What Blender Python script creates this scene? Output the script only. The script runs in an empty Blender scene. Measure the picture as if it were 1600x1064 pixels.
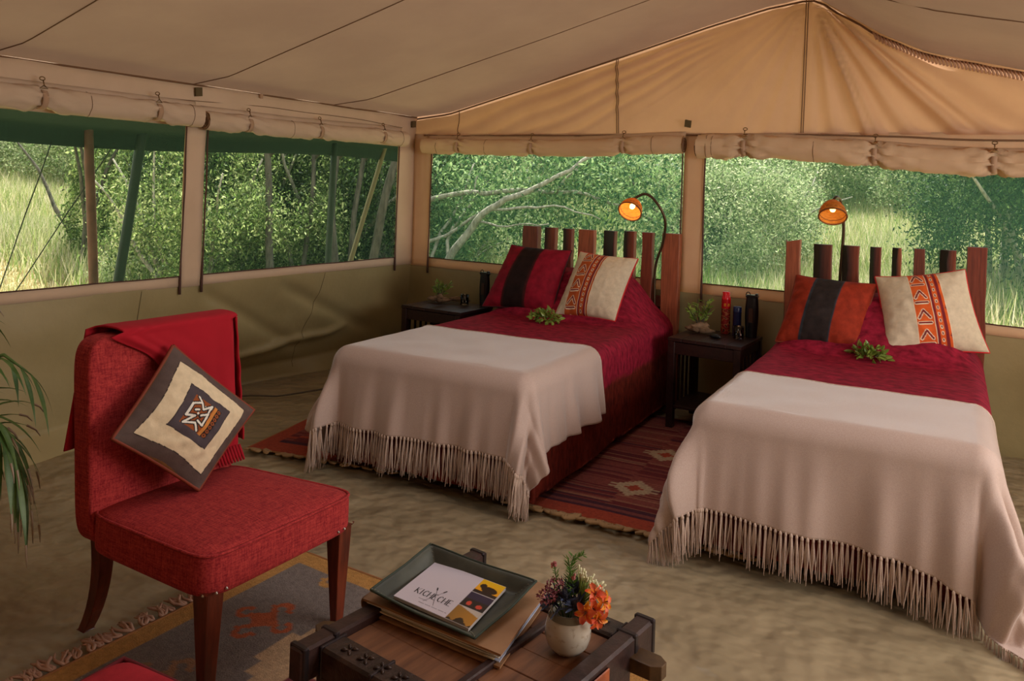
import bpy, math, random
import numpy as np
from mathutils import Vector, Matrix, Euler, noise
random.seed(7); RNG = np.random.default_rng(11)
SC = bpy.context.scene
COL = SC.collection
PI = math.pi

# ---------------------------------------------------------------- camera
YAW, ROLL, PITCH = .5422, .0358, -.0099
fw = Vector((-math.sin(YAW), math.cos(YAW), 0)); rt = Vector((math.cos(YAW), math.sin(YAW), 0)); up = Vector((0, 0, 1))
f2 = fw*math.cos(PITCH) - up*math.sin(PITCH); u1 = up*math.cos(PITCH) + fw*math.sin(PITCH)
R_ = rt*math.cos(ROLL) + u1*math.sin(ROLL); U_ = u1*math.cos(ROLL) - rt*math.sin(ROLL)
cam = bpy.data.cameras.new('camera'); cam.sensor_width = 36; cam.lens = 36*1258/1600
cam.shift_y = -253.5/1600; cam.clip_end = 400; cam.clip_start = .05
co = bpy.data.objects.new('camera', cam); COL.objects.link(co)
co.matrix_world = Matrix(((R_.x, U_.x, -f2.x, 4.3118), (R_.y, U_.y, -f2.y, -5.5216), (R_.z, U_.z, -f2.z, 1.5), (0, 0, 0, 1)))
SC.camera = co

# ---------------------------------------------------------------- light
w = bpy.data.worlds.new('sky'); SC.world = w; w.use_nodes = True
nt = w.node_tree; bg = nt.nodes['Background']
sky = nt.nodes.new('ShaderNodeTexSky'); sky.sky_type = 'NISHITA'; sky.sun_disc = False
sky.sun_elevation = math.radians(58); sky.sun_rotation = math.radians(120); sky.air_density = 1.2; sky.dust_density = 3
hs = nt.nodes.new('ShaderNodeHueSaturation'); hs.inputs['Saturation'].default_value = .45
nt.links.new(sky.outputs[0], hs.inputs['Color']); nt.links.new(hs.outputs[0], bg.inputs[0]); bg.inputs[1].default_value = .36
def sun(rot, e, ang, col):
    l = bpy.data.lights.new('sun', 'SUN'); l.energy = e; l.angle = ang; l.color = col
    o = bpy.data.objects.new('sun', l); o.rotation_euler = rot; COL.objects.link(o)
sd = Vector((.24, -.36, -1)).normalized()   # high sun beyond the back-left corner, so the foliage is seen partly against the light
sun(sd.to_track_quat('-Z', 'Y').to_euler(), 16, .02, (1, .96, .88))
def area(name, loc, target, sx, sy, e, col):
    l = bpy.data.lights.new(name, 'AREA'); l.shape = 'RECTANGLE'; l.size = sx; l.size_y = sy; l.energy = e; l.color = col
    o = bpy.data.objects.new(name, l); o.location = loc
    o.rotation_euler = (Vector(target)-Vector(loc)).to_track_quat('-Z', 'Y').to_euler(); COL.objects.link(o)
area('right_side_fill', (6.35, -2.7, 1.6), (2.0, -3.0, .3), 2.8, 1.1, 112, (1, .985, .965))  # added area lamp standing in for side daylight; right wall has no window
area('overhead_fill', (3.0, -2.95, 2.60), (2.9, -2.7, 0), 2.2, 1.5, 25, (.97, .98, 1))  # added area lamp under the ridge, standing in for light through the canvas
SC.view_settings.view_transform = 'Standard'; SC.view_settings.look = 'None'
SC.view_settings.gamma = 1; SC.view_settings.use_curve_mapping = False
SC.view_settings.exposure = -0.25
SC.cycles.max_bounces = 10; SC.cycles.transparent_max_bounces = 24; SC.cycles.caustics_reflective = False; SC.cycles.caustics_refractive = False

# ---------------------------------------------------------------- helpers
def lin(c):
    return tuple(((x/255)/12.92 if x/255 <= .04045 else ((x/255+.055)/1.055)**2.4) for x in c)
def lin4(c): return (*lin(c), 1)
MATS = {}
def M(name, c, c2=None, rough=.85, ns=6, stretch=(1, 1, 1), bump=0, bs=60, bstretch=(1, 1, 1), metal=0, sheen=0, transl=0,
      attr=False, contrast=(.35, .65), emit=None, spec=.4, coat=0, alpha=None, bumpdist=.01, var=.0, streaks=None, bdet=4):
    if name in MATS: return MATS[name]
    m = bpy.data.materials.new(name); m.use_nodes = True; t = m.node_tree; N = t.nodes; L = t.links
    b = N['Principled BSDF']; b.inputs['Roughness'].default_value = rough; b.inputs['Metallic'].default_value = metal
    b.inputs['Specular IOR Level'].default_value = spec
    b.inputs['Sheen Weight'].default_value = sheen; b.inputs['Sheen Roughness'].default_value = .35
    b.inputs['Coat Weight'].default_value = coat
    tc = N.new('ShaderNodeTexCoord')
    def mapped(st):
        mp = N.new('ShaderNodeMapping'); mp.inputs['Scale'].default_value = st; L.new(tc.outputs['Object'], mp.inputs[0]); return mp.outputs[0]
    def nz(scale, st, det=5):
        n = N.new('ShaderNodeTexNoise'); n.inputs['Scale'].default_value = scale; n.inputs['Detail'].default_value = det
        n.inputs['Roughness'].default_value = .6; L.new(mapped(st), n.inputs['Vector']); return n.outputs['Fac']
    col = None
    if attr:
        a = N.new('ShaderNodeAttribute'); a.attribute_name = 'Col'; col = a.outputs['Color']
        if c2 is None and var:
            f = nz(ns, stretch); mr = N.new('ShaderNodeMapRange'); mr.inputs['From Min'].default_value = .3; mr.inputs['From Max'].default_value = .7
            mr.inputs['To Min'].default_value = 1-var; mr.inputs['To Max'].default_value = 1+var; L.new(f, mr.inputs[0])
            mx = N.new('ShaderNodeVectorMath'); mx.operation = 'SCALE'; L.new(col, mx.inputs[0]); L.new(mr.outputs[0], mx.inputs['Scale']); col = mx.outputs[0]
    elif c2 is not None:
        if streaks:
            f = None
            for (sc_, st_) in streaks:
                g = nz(sc_, st_, 3)
                if f is None: f = g
                else:
                    ad = N.new('ShaderNodeMath'); ad.operation = 'ADD'; L.new(f, ad.inputs[0]); L.new(g, ad.inputs[1]); f = ad.outputs[0]
            dv = N.new('ShaderNodeMath'); dv.operation = 'DIVIDE'; dv.inputs[1].default_value = len(streaks); L.new(f, dv.inputs[0]); f = dv.outputs[0]
        else: f = nz(ns, stretch)
        r = N.new('ShaderNodeValToRGB'); r.color_ramp.elements[0].position = contrast[0]; r.color_ramp.elements[1].position = contrast[1]
        r.color_ramp.elements[0].color = lin4(c); r.color_ramp.elements[1].color = lin4(c2)
        L.new(f, r.inputs[0]); col = r.outputs[0]
    if col is not None: L.new(col, b.inputs['Base Color'])
    else: b.inputs['Base Color'].default_value = lin4(c)
    if bump:
        bn = N.new('ShaderNodeBump'); bn.inputs['Strength'].default_value = bump; bn.inputs['Distance'].default_value = bumpdist
        L.new(nz(bs, bstretch, bdet), bn.inputs['Height']); L.new(bn.outputs[0], b.inputs['Normal'])
    if emit:
        b.inputs['Emission Color'].default_value = lin4(emit[0]); b.inputs['Emission Strength'].default_value = emit[1]
    if transl:
        tr = N.new('ShaderNodeBsdfTranslucent'); mix = N.new('ShaderNodeMixShader'); mix.inputs[0].default_value = transl
        if col is not None: L.new(col, tr.inputs[0])
        else: tr.inputs[0].default_value = lin4(c)
        L.new(b.outputs[0], mix.inputs[1]); L.new(tr.outputs[0], mix.inputs[2]); L.new(mix.outputs[0], N['Material Output'].inputs[0])
    if alpha is not None:
        tp = N.new('ShaderNodeBsdfTransparent'); tp.inputs[0].default_value = alpha[1]; mix = N.new('ShaderNodeMixShader'); mix.inputs[0].default_value = alpha[0]
        src = N['Material Output'].inputs[0].links[0].from_socket
        L.new(tp.outputs[0], mix.inputs[1]); L.new(src, mix.inputs[2]); L.new(mix.outputs[0], N['Material Output'].inputs[0])
    MATS[name] = m; return m

class MB:
    def __init__(s): s.v = []; s.f = []; s.c = []
    def add(s, vs, fs, col=None):
        o = len(s.v); s.v += [tuple(v) for v in vs]; s.f += [tuple(i+o for i in f) for f in fs]
        s.c += [(col or (1, 1, 1))]*len(vs) if not isinstance(col, list) else col
        return s
    def box(s, c, d, rot=None, col=None, top=1.0, topshift=(0, 0)):
        hx, hy, hz = d[0]/2, d[1]/2, d[2]/2; vs = []
        for z in (-1, 1):
            k = top if z > 0 else 1
            sh = topshift if z > 0 else (0, 0)
            for (x, y) in ((-1, -1), (1, -1), (1, 1), (-1, 1)):
                v = Vector((x*hx*k+sh[0], y*hy*k+sh[1], z*hz))
                if rot is not None: v = rot @ v
                vs.append(v+Vector(c))
        return s.add(vs, [(3, 2, 1, 0), (4, 5, 6, 7), (0, 1, 5, 4), (1, 2, 6, 5), (2, 3, 7, 6), (3, 0, 4, 7)], col)
    def cbox(s, c, d, ch=.004, rot=None, col=None):
        hx, hy, hz = d[0]/2, d[1]/2, d[2]/2; ch = min(ch, hx*.9, hy*.9, hz*.9)
        rings = [(-hz, ch), (-hz+ch, 0), (hz-ch, 0), (hz, ch)]; vs = []; fs = []
        for z, i in rings:
            a, b = hx-i, hy-i
            for (x, y) in ((-a+ch, -b), (a-ch, -b), (a, -b+ch), (a, b-ch), (a-ch, b), (-a+ch, b), (-a, b-ch), (-a, -b+ch)):
                v = Vector((x, y, z))
                if rot is not None: v = rot @ v
                vs.append(v+Vector(c))
        for k in range(3):
            for j in range(8):
                a = k*8+j; b = k*8+(j+1) % 8; fs.append((a, b, b+8, a+8))
        fs.append(tuple(range(7, -1, -1))); fs.append(tuple(range(24, 32)))
        return s.add(vs, fs, col)
    def tube(s, path, rad, n=8, col=None, caps=True, flat=1.0):
        path = [Vector(p) for p in path]
        if not hasattr(rad, '__len__'): rad = [rad]*len(path)
        vs = []; fs = []; pn = None
        for i, p in enumerate(path):
            d = (path[min(i+1, len(path)-1)]-path[max(i-1, 0)])
            d = d.normalized() if d.length > 1e-9 else Vector((0, 0, 1))
            if pn is None:
                a = Vector((0, 0, 1)) if abs(d.z) < .9 else Vector((1, 0, 0)); pn = d.cross(a).normalized()
            else:
                pn = pn-d*pn.dot(d); pn = pn.normalized() if pn.length > 1e-6 else d.orthogonal().normalized()
            q = d.cross(pn)
            for j in range(n):
                a = 2*PI*j/n; vs.append(p+(pn*math.cos(a)+q*math.sin(a)*flat)*rad[i])
        for i in range(len(path)-1):
            for j in range(n):
                a = i*n+j; b = i*n+(j+1) % n; fs.append((a, b, b+n, a+n))
        if caps:
            fs.append(tuple(range(n-1, -1, -1))); k = (len(path)-1)*n; fs.append(tuple(range(k, k+n)))
        return s.add(vs, fs, col)
    def lathe(s, prof, n=24, c=(0, 0, 0), col=None):
        vs = []; fs = []
        for (r, z) in prof:
            for j in range(n): a = 2*PI*j/n; vs.append((c[0]+r*math.cos(a), c[1]+r*math.sin(a), c[2]+z))
        for i in range(len(prof)-1):
            for j in range(n):
                a = i*n+j; b = i*n+(j+1) % n; fs.append((a, b, b+n, a+n))
        return s.add(vs, fs, col)
    def grid(s, fn, nu, nv, colfn=None):
        vs = []; cs = []
        for i in range(nu+1):
            for j in range(nv+1):
                vs.append(fn(i/nu, j/nv)); cs.append(colfn(i/nu, j/nv) if colfn else (1, 1, 1))
        fs = [(i*(nv+1)+j, (i+1)*(nv+1)+j, (i+1)*(nv+1)+j+1, i*(nv+1)+j+1) for i in range(nu) for j in range(nv)]
        return s.add(vs, fs, cs)
def mesh_of(mb, name, mat, smooth=False, attr=False):
    me = bpy.data.meshes.new(name); me.from_pydata([tuple(v) for v in mb.v], [], mb.f); me.update()
    me.materials.append(mat)
    if attr:
        a = me.color_attributes.new('Col', 'FLOAT_COLOR', 'POINT')
        a.data.foreach_set('color', np.array([(*c[:3], 1) for c in mb.c], 'f').ravel())
    if smooth: me.polygons.foreach_set('use_smooth', [True]*len(me.polygons))
    return me
def link(name, me, parent=None, loc=None, rot=None, scale=None):
    o = bpy.data.objects.new(name, me); COL.objects.link(o)
    if parent is not None: o.parent = parent
    if loc is not None: o.location = loc
    if rot is not None: o.rotation_euler = rot
    if scale is not None: o.scale = scale if hasattr(scale, '__len__') else (scale,)*3
    return o
def part(name, mb, mat, parent, smooth=False, attr=False, label=None, kind=None, solid=0, bevel=0):
    o = link(name, mesh_of(mb, name, mat, smooth, attr), parent)
    if label: o['label'] = label
    if kind: o['kind'] = kind
    if solid: md = o.modifiers.new('s', 'SOLIDIFY'); md.thickness = solid; md.offset = 0
    if bevel: md = o.modifiers.new('b', 'BEVEL'); md.width = bevel; md.segments = 2; md.limit_method = 'ANGLE'
    return o
def thing(name, loc, label=None, cat=None, group=None, rz=0, kind=None):
    o = bpy.data.objects.new(name, None); COL.objects.link(o); o.empty_display_size = .05
    o.location = loc; o.rotation_euler = (0, 0, rz)
    if label: o['label'] = label
    if cat: o['category'] = cat
    if group: o['group'] = group
    if kind: o['kind'] = kind
    return o
def solo(name, mb, mat, label=None, cat=None, group=None, kind=None, smooth=False, attr=False, solid=0):
    vs = np.array(mb.v); lo = vs.min(0); hi = vs.max(0); c = np.array([(lo[0]+hi[0])/2, (lo[1]+hi[1])/2, lo[2]])
    mb.v = [tuple(v) for v in (vs-c)]
    o = link(name, mesh_of(mb, name, mat, smooth, attr), None, tuple(c))
    if label: o['label'] = label
    if cat: o['category'] = cat
    if group: o['group'] = group
    if kind: o['kind'] = kind
    if solid: md = o.modifiers.new('s', 'SOLIDIFY'); md.thickness = solid; md.offset = 0
    return o
def fast_mesh(name, V, F, mat, C=None, smooth=False):
    me = bpy.data.meshes.new(name); k = F.shape[1]
    me.vertices.add(len(V)); me.vertices.foreach_set('co', V.astype('f').ravel())
    me.loops.add(F.size); me.loops.foreach_set('vertex_index', F.astype('i').ravel())
    me.polygons.add(len(F)); me.polygons.foreach_set('loop_start', np.arange(0, F.size, k, dtype='i'))
    try: me.polygons.foreach_set('loop_total', np.full(len(F), k, 'i'))
    except Exception: pass
    me.update(calc_edges=True); me.validate()
    me.materials.append(mat)
    if C is not None:
        a = me.color_attributes.new('Col', 'FLOAT_COLOR', 'POINT')
        a.data.foreach_set('color', np.concatenate([C, np.ones((len(C), 1))], 1).astype('f').ravel())
    return me
def nz(x, y=0, z=0): return noise.noise(Vector((x, y, z)))
def sstep(a, b, x):
    t = max(0, min(1, (x-a)/(b-a))); return t*t*(3-2*t)
def relight(o, label, group=None):
    o['label'] = label
    if group: o['group'] = group

# ---------------------------------------------------------------- materials
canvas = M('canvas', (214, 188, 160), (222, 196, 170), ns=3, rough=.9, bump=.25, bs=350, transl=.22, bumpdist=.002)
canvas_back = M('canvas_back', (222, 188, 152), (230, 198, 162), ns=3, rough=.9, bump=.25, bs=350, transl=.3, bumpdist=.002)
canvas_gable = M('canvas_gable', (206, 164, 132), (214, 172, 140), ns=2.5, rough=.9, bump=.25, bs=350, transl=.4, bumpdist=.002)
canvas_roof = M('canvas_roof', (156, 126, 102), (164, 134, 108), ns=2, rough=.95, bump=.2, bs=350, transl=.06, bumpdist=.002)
seam_m = M('seam', (120, 88, 62), rough=.9)
pvc = M('pvc', (150, 134, 92), (162, 145, 102), ns=2, rough=.48, bump=.12, bs=8, spec=.5, bumpdist=.03)
floor_m = M('groundsheet', (142, 126, 98), (162, 144, 114), ns=2.2, rough=.42, bump=.82, bs=4.8, bstretch=(1, 1.2, 1), spec=.6, bumpdist=.075, bdet=2.4)
cord_m = M('dark_cord', (84, 56, 46), rough=.8)
tag_m = M('strap_webbing', (176, 142, 114), rough=.9)
olive_tag = M('olive_tab', (92, 76, 48), rough=.9)
brass = M('brass', (128, 100, 62), rough=.4, metal=.9)
net_m = M('insect_net', (84, 122, 102), rough=.9, transl=.5, alpha=(.2, (.86, .95, .89, 1)))
netr_m = M('insect_net_back', (96, 156, 130), rough=.9, transl=.5, alpha=(.30, (.9, .98, .93, 1)))
redwood = M('redwood', (82, 34, 20), (128, 60, 36), ns=9, stretch=(6, 6, .5), rough=.5, bump=.3, bs=30, bstretch=(5, 5, .3), bumpdist=.004, contrast=(.3, .7))
plank_m = M('plank_wood', (0, 0, 0), attr=True, var=.35, ns=10, stretch=(7, 7, .5), rough=.5, bump=.3, bs=30, bstretch=(5, 5, .3), bumpdist=.004)
darkwood = M('dark_wood', (30, 15, 13), (48, 26, 22), ns=12, stretch=(4, .6, 4), rough=.35, bump=.1, bs=40)
mahog = M('mahogany', (70, 24, 14), (112, 46, 26), ns=10, stretch=(4, 4, .6), rough=.35)
teak = M('teak', (80, 47, 32), (142, 94, 62), ns=3.5, stretch=(7, .8, 7), rough=.42, contrast=(.3, .7), bump=.15, bs=30, bstretch=(6, .6, 6), bumpdist=.003)
iron_wood = M('blackened_wood', (44, 28, 26), (64, 42, 38), ns=20, rough=.38, bump=.3, bs=50, metal=.15, bumpdist=.004)
carved = M('carved_iron', (40, 28, 24), (70, 50, 40), ns=18, rough=.42, bump=.5, bs=45, metal=.25, bumpdist=.006)
crimson = M('crimson_velvet', (104, 14, 30), (150, 30, 50), ns=16, stretch=(1, 2.2, 1), rough=.75, sheen=.05, bump=.35, bs=90, bumpdist=.003, contrast=(.3, .75))
spread_m = M('bedspread_velvet', (0, 0, 0), attr=True, var=.5, ns=16, stretch=(1.2, 2.4, 1.2), rough=.8, sheen=.0, spec=.12, bump=.35, bs=90, bumpdist=.003)
throw_m = M('throw_wool', (182, 156, 144), (192, 168, 156), ns=260, stretch=(1, .5, 1), rough=.62, sheen=.6, bump=.5, bs=380, bumpdist=.002)
fringe_m = M('fringe_yarn', (184, 158, 142), (208, 184, 168), ns=60, rough=.95)
chair_m = M('red_linen', (124, 8, 22), (188, 60, 54), rough=.9, contrast=(.40, .64), streaks=[(22, (1, 9, 9)), (22, (9, 1, 9)), (22, (9, 9, 1))], bump=.5, bs=240, bumpdist=.002)
shawl_m = M('shawl_red', (150, 6, 24), (164, 10, 30), ns=4, rough=.95, bump=.2, bs=400, bumpdist=.001)
attr_m = M('printed_cloth', (0, 0, 0), attr=True, var=.1, ns=40, rough=.85, bump=.3, bs=200, bumpdist=.002)
velvet_c = M('cushion_velvet', (0, 0, 0), attr=True, var=.3, ns=20, rough=.8, spec=.15, bump=.3, bs=120, bumpdist=.003)
rug_m = M('rug_wool', (0, 0, 0), attr=True, var=.22, ns=60, rough=1, bump=.9, bs=170, bumpdist=.006)
rugfr_m = M('rug_fringe', (168, 128, 108), (190, 152, 130), ns=60, rough=1)
tanyarn = M('tan_yarn', (150, 118, 82), (172, 140, 100), ns=60, rough=1)
leaf_m = M('leaf', (0, 0, 0), attr=True, rough=.5, transl=.35, spec=.4)
wall_leaf = M('outdoor_leaf', (0, 0, 0), attr=True, rough=.55, transl=.5, spec=.3)
glossleaf = M('glossy_leaf', (98, 124, 44), (150, 168, 78), ns=14, rough=.35, transl=.25)
palmleaf = M('palm_leaf', (64, 96, 42), (112, 140, 78), ns=9, rough=.4, transl=.3)
drytip = M('dry_tip', (170, 150, 130), rough=.9)
bark = M('bark', (52, 46, 38), (96, 86, 74), ns=9, stretch=(3, 3, .6), rough=.95, bump=.5, bs=30, bumpdist=.01)
barkpale = M('bark_pale', (126, 116, 102), (184, 174, 158), ns=9, stretch=(3, 3, .6), rough=.95, bump=.4, bs=30, bumpdist=.01)
ground_m = M('ground_grass', (132, 128, 82), (206, 188, 150), ns=1.3, rough=1, bump=.5, bs=12, bumpdist=.05, contrast=(.3, .7))
flysheet = M('green_flysheet', (26, 46, 36), (32, 54, 42), ns=10, stretch=(6, 6, .2), rough=.9, transl=.12)
wicker = M('wicker', (186, 120, 44), (224, 156, 66), ns=30, stretch=(1, 1, 5), rough=.7, transl=.45, bump=.6, bs=70, bumpdist=.003)
lamp_metal = M('aged_brass', (84, 68, 50), rough=.35, metal=.8)
blackp = M('black_plastic', (14, 14, 16), rough=.28)
leatherg = M('green_leather', (58, 60, 53), (80, 81, 70), ns=9, rough=.5, bump=.2, bs=40, bumpdist=.003)
leathert = M('tan_leather', (128, 92, 62), (158, 116, 80), ns=7, rough=.55, bump=.2, bs=60, bumpdist=.002)
paper_m = M('paper', (206, 198, 196), rough=.7)
glass_m = M('clear_glass', (255, 255, 255), rough=.02); _b = glass_m.node_tree.nodes['Principled BSDF']; _b.inputs['Transmission Weight'].default_value = 1; _b.inputs['IOR'].default_value = 1.45
vase_m = M('speckled_ceramic', (176, 166, 152), (148, 134, 118), ns=70, rough=.18, contrast=(.56, .7), coat=.5)
drift_m = M('driftwood', (94, 70, 50), (150, 122, 94), ns=14, stretch=(1, 1, 3), rough=.95, bump=.6, bs=50, bumpdist=.006)

# ---------------------------------------------------------------- floor, walls, roof
def roof_z(x):
    return float(np.interp(x, [-.6, 0, .35, 1.0, 1.84, 2.563, 2.956, 3.235, 3.30, 3.674, 3.929, 4.429, 5.2, 6.5],
                           [1.93, 2.068, 2.105, 2.27, 2.488, 2.684, 2.776, 2.815, 2.785, 2.534, 2.41, 2.279, 2.17, 2.07]))
Y1 = -10.5
def floor_h(x, y):
    return .010*nz(x*1.1+3, y*.9)+.006*nz(x*2.5, y*3.1, 4)+.004*nz(x*6+y*2, y*5, 7)
mb = MB(); mb.grid(lambda u, v: (-.75+u*7.4, Y1+v*(-Y1+.5), floor_h(-.75+u*7.4, Y1+v*(-Y1+.5))-.016), 190, 270)
o = link('floor', mesh_of(mb, 'floor', floor_m, True)); o['kind'] = 'structure'
def struct(name, loc=(0, 0, 0)): return thing(name, loc, kind='structure')
WL = struct('wall_left'); WB = struct('wall_back')
# window openings: left wall Y ranges, back wall X ranges
SILL, HEAD = .87, 1.80
WY = [(-4.6, -2.30), (-2.15, -.23)]
WX = [(.185, 2.405), (2.56, 5.6)]
def sag4(x):   # lower edge of the right-hand back window sags
    return -.08*sstep(3.3, 4.4, x)
def wob(a, b=0): return .012*nz(a*2.3, b*1.7, 5)
def panel_left(y0, y1, z0, z1, name, mat, ny=24, nzv=6):
    mb = MB(); mb.grid(lambda u, v: (wob(y0+u*(y1-y0), z0+v*(z1-z0)), y0+u*(y1-y0), z0+v*(z1-z0)), ny, nzv)
    return part(name, mb, mat, WL, True, solid=.006)
panel_left(Y1, 0, HEAD, 2.075, 'canvas_header', canvas, 80, 6)
panel_left(Y1, -4.6, .80, HEAD, 'canvas_panel', canvas, 30, 8)
panel_left(-2.30, -2.15, .80, HEAD, 'canvas_post', canvas, 4, 16)
panel_left(-.23, .0, .80, HEAD, 'canvas_post', canvas, 6, 16)
for a, b in WY: panel_left(a, b, .805, SILL, 'sill_band', canvas, 20, 2)
def panel_back(x0, x1, z0f, z1f, name, mat, nx=24, nzv=6, yf=None):
    mb = MB()
    def fn(u, v):
        x = x0+u*(x1-x0); a = z0f(x) if callable(z0f) else z0f; b = z1f(x) if callable(z1f) else z1f; z = a+v*(b-a)
        return (x, (yf(x, z) if yf else wob(x, z)), z)
    mb.grid(fn, nx, nzv); return part(name, mb, mat, WB, True, solid=.006)
panel_back(0, .185, .79, 1.92, 'canvas_post', canvas_back, 6, 16, yf=lambda x, z: -.02*abs(math.sin(x*40+z*3))*sstep(1.0, 1.8, z)+wob(x, z))
panel_back(2.405, 2.56, .79, 1.92, 'canvas_post', canvas_back, 4, 16)
panel_back(5.6, 6.5, .79, 1.92, 'canvas_panel', canvas_back, 8, 8)
panel_back(.185, 2.405, .79, SILL, 'sill_band', canvas_back, 20, 2)
panel_back(2.56, 5.6, lambda x: .79+sag4(x)*.8, lambda x: SILL+sag4(x), 'sill_band', canvas_back, 30, 2)
panel_back(.185, 2.405, 1.80, 1.92, 'canvas_header', canvas_back, 20, 2)
panel_back(2.56, 5.6, lambda x: 1.80-.07*sstep(3.3, 4.4, x), 1.92, 'canvas_header', canvas_back, 20, 2)
# gable with folds gathered at the ridge
AP = (3.235, 2.83)
def fold(x, z):
    dx = x-AP[0]; dz = AP[1]-z; r = math.hypot(dx, dz)+1e-4; th = math.atan2(dx, dz)
    edge = sstep(0, .12, r)
    e2 = 1-.0*r
    if th > .06:
        f = 0
        for (c, w_, d_) in ((.20, .05, .020), (.38, .030, .050), (.455, .035, .040), (.60, .05, .030), (.76, .035, .055), (.85, .03, .035), (.98, .05, .020), (1.12, .04, .015)):
            cc = c+.03*nz(r*1.6, c*7); f += d_*math.exp(-((th-cc)/w_)**2)
        return (-f*1.3+.014*nz(th*7, r))*edge*min(1, r/.35)
    if th < -1.0:
        f = 0
        for (c, d_) in ((-1.08, .016), (-1.15, .022), (-1.21, .018), (-1.27, .024)):
            f += d_*math.exp(-((th-c-.02*nz(r*2, c))/.016)**2)
        return (-f*sstep(.5, 1.1, r)+.010*nz(th*8, r))*edge
    if th > 9:
        a = .075*sstep(.06, .4, th)
        f = (abs(math.sin(th*9.5+.5+.25*nz(th*4, r)))**.7-.5)*.9+.5*nz(th*13, r*.4, 3)
        return -a*f*edge*min(1, r/.45)
    a = .009
    return -a*(nz(th*10+5, r*.5)*1.4+.6*nz(th*22, r*.7))*edge*(1+1.6*sstep(.75, 1.3, -th))
mb = MB(); nx_, nz_ = 330, 70
def gfn(u, v):
    x = u*6.5; zt = roof_z(x)+.01; z0 = 1.905; z = z0+v*(zt-z0)
    return (x, fold(x, z)*sstep(0, .12, v+.05)+.002, z)
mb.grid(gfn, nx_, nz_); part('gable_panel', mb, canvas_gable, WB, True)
for (xa, xb) in ((1.867, 1.888), (3.212, 3.203), (.451, .46)):
    for d in ((-.007, .007) if xa > 1 else (0,)):
        mb = MB(); pts = []
        for k in range(24):
            t = k/23; z = 1.92+(roof_z(xa)-1.93)*t; x = xb+(xa-xb)*t+d; pts.append((x, fold(x, z)-.004, z))
        mb.tube(pts, .0035, 5); part('seam', mb, seam_m, WB, True)
mb = MB(); pts = []
for k in range(90):
    x = .02+k/89*6.4; pts.append((x, fold(x, roof_z(x)-.02)-.012, roof_z(x)-.022+.004*math.sin(k*2.1)*(x > 3.3)))
mb.tube(pts, .007, 5); part('roof_joint_seam', mb, seam_m, WB, True)
mb = MB(); pts = [(x, -.012, 1.905-.035*sstep(3.3, 4.4, x)*1.0+.006*nz(x*3)) for x in np.linspace(.1, 6.4, 60)]
mb.tube(pts, .006, 5); part('header_seam', mb, seam_m, WB, True)
# roll-up gathered ruching along the right roof joint
for k in range(60):
    x = 3.62+k*.02; z = roof_z(x)-.045
    if x > 4.7: break
    mb = MB(); mb.tube([(x, -.035, z+.024), (x+.012, -.05, z), (x+.02, -.036, z-.024)], .007, 5); part('gather', mb, canvas_gable, WB, True)
# lower pvc skirts
def skx(y, z):
    t = max(0, min(1, 1-z/.81))
    bul = .42*sstep(-3.3, -1.6, y)*(1-.45*sstep(-1.2, -.1, y))
    x = -bul*t**1.3
    x += .055*math.sin((y*1.0+z*1.6)*5.2)*t*sstep(-2.4, -1.2, y)*.7
    x += .05*nz(y*2.2+z*1.5, z*2.0, 3)*min(1, t*2.2)
    # a sharp slack fold low on the wall
    d = z-(.26+.10*(y+1.2)+.05*nz(y*3, 2)); x += .05*math.exp(-(d/.035)**2)*sstep(-2.1, -1.5, y)*(1-sstep(-.8, -.5, y))
    d = z-(.72-.50*(y+2.05)); x += -.03*math.exp(-(d/.045)**2)*sstep(-2.2, -2.0, y)*(1-sstep(-1.2, -.9, y))
    d = z-(.70-.42*(y+1.35)); x += -.03*math.exp(-(d/.05)**2)*sstep(-1.5, -1.3, y)*(1-sstep(-.5, -.2, y))
    if z < .1: x += .10*(.1-z)/.1
    return x
mb = MB(); mb.grid(lambda u, v: (skx(Y1+u*(-Y1+.25), .85*(1-v)-.04), Y1+u*(-Y1+.25), .85*(1-v)-.04), 330, 60)
part('skirt', mb, pvc, WL, True)
for y in (-1.04, -2.56):
    mb = MB(); mb.tube([(skx(y, z)+.003, y+.01*nz(z*4), z) for z in np.linspace(.80, .05, 20)], .0016, 5); part('seam', mb, M('pvc_seam', (112, 98, 68), rough=.6), WL, True)
mb = MB()
def skb(u, v):
    x = -.6+u*7.1; z = .84*(1-v)-.04+(sag4(x)*.8)*(1-v); t = v
    y = .22*t**1.4+.035*math.sin(x*7+z*3)*t+.05*nz(x*2.2, z*2.5, 9)*min(1, t*2.5)
    return (x, y, z-.004)
mb.grid(skb, 220, 40); part('skirt', mb, pvc, WB, True)
# right wall and the roof
mb = MB(); mb.grid(lambda u, v: (6.5, Y1+u*(-Y1), v*2.09), 10, 6); o = link('wall_right', mesh_of(mb, 'wall_right', canvas)); o['kind'] = 'structure'
mb = MB(); mb.grid(lambda u, v: (u*6.5, Y1, v*roof_z(u*6.5)), 30, 4); o = link('added_front_wall', mesh_of(mb, 'added_front_wall', canvas)); o['kind'] = 'structure'  # unseen front wall, added to cut sky light from behind the camera
CE = thing('ceiling', (0, 0, 0), kind='structure')
mb = MB()
def rf(u, v):
    x = -.02+u*6.54; y = Y1-1.0+v*(-Y1+1.0); s = -.02*abs(math.sin((y+2.3)*PI/1.25))*math.sin(max(0, min(1, x/3.2))*PI) if x < 3.2 else 0
    return (x, y, roof_z(x)+s+.006*nz(x, y*.8, 8))
mb.grid(rf, 130, 150)
mb.grid(lambda u, v: (-.5+u*7.2, .02+v*1.1, roof_z(-.5+u*7.2)+.02-.05*v), 60, 6); part('roof_canvas', mb, canvas_roof, CE, True)  # second sheet is an unseen overhang added to keep sun off the beds
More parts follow.
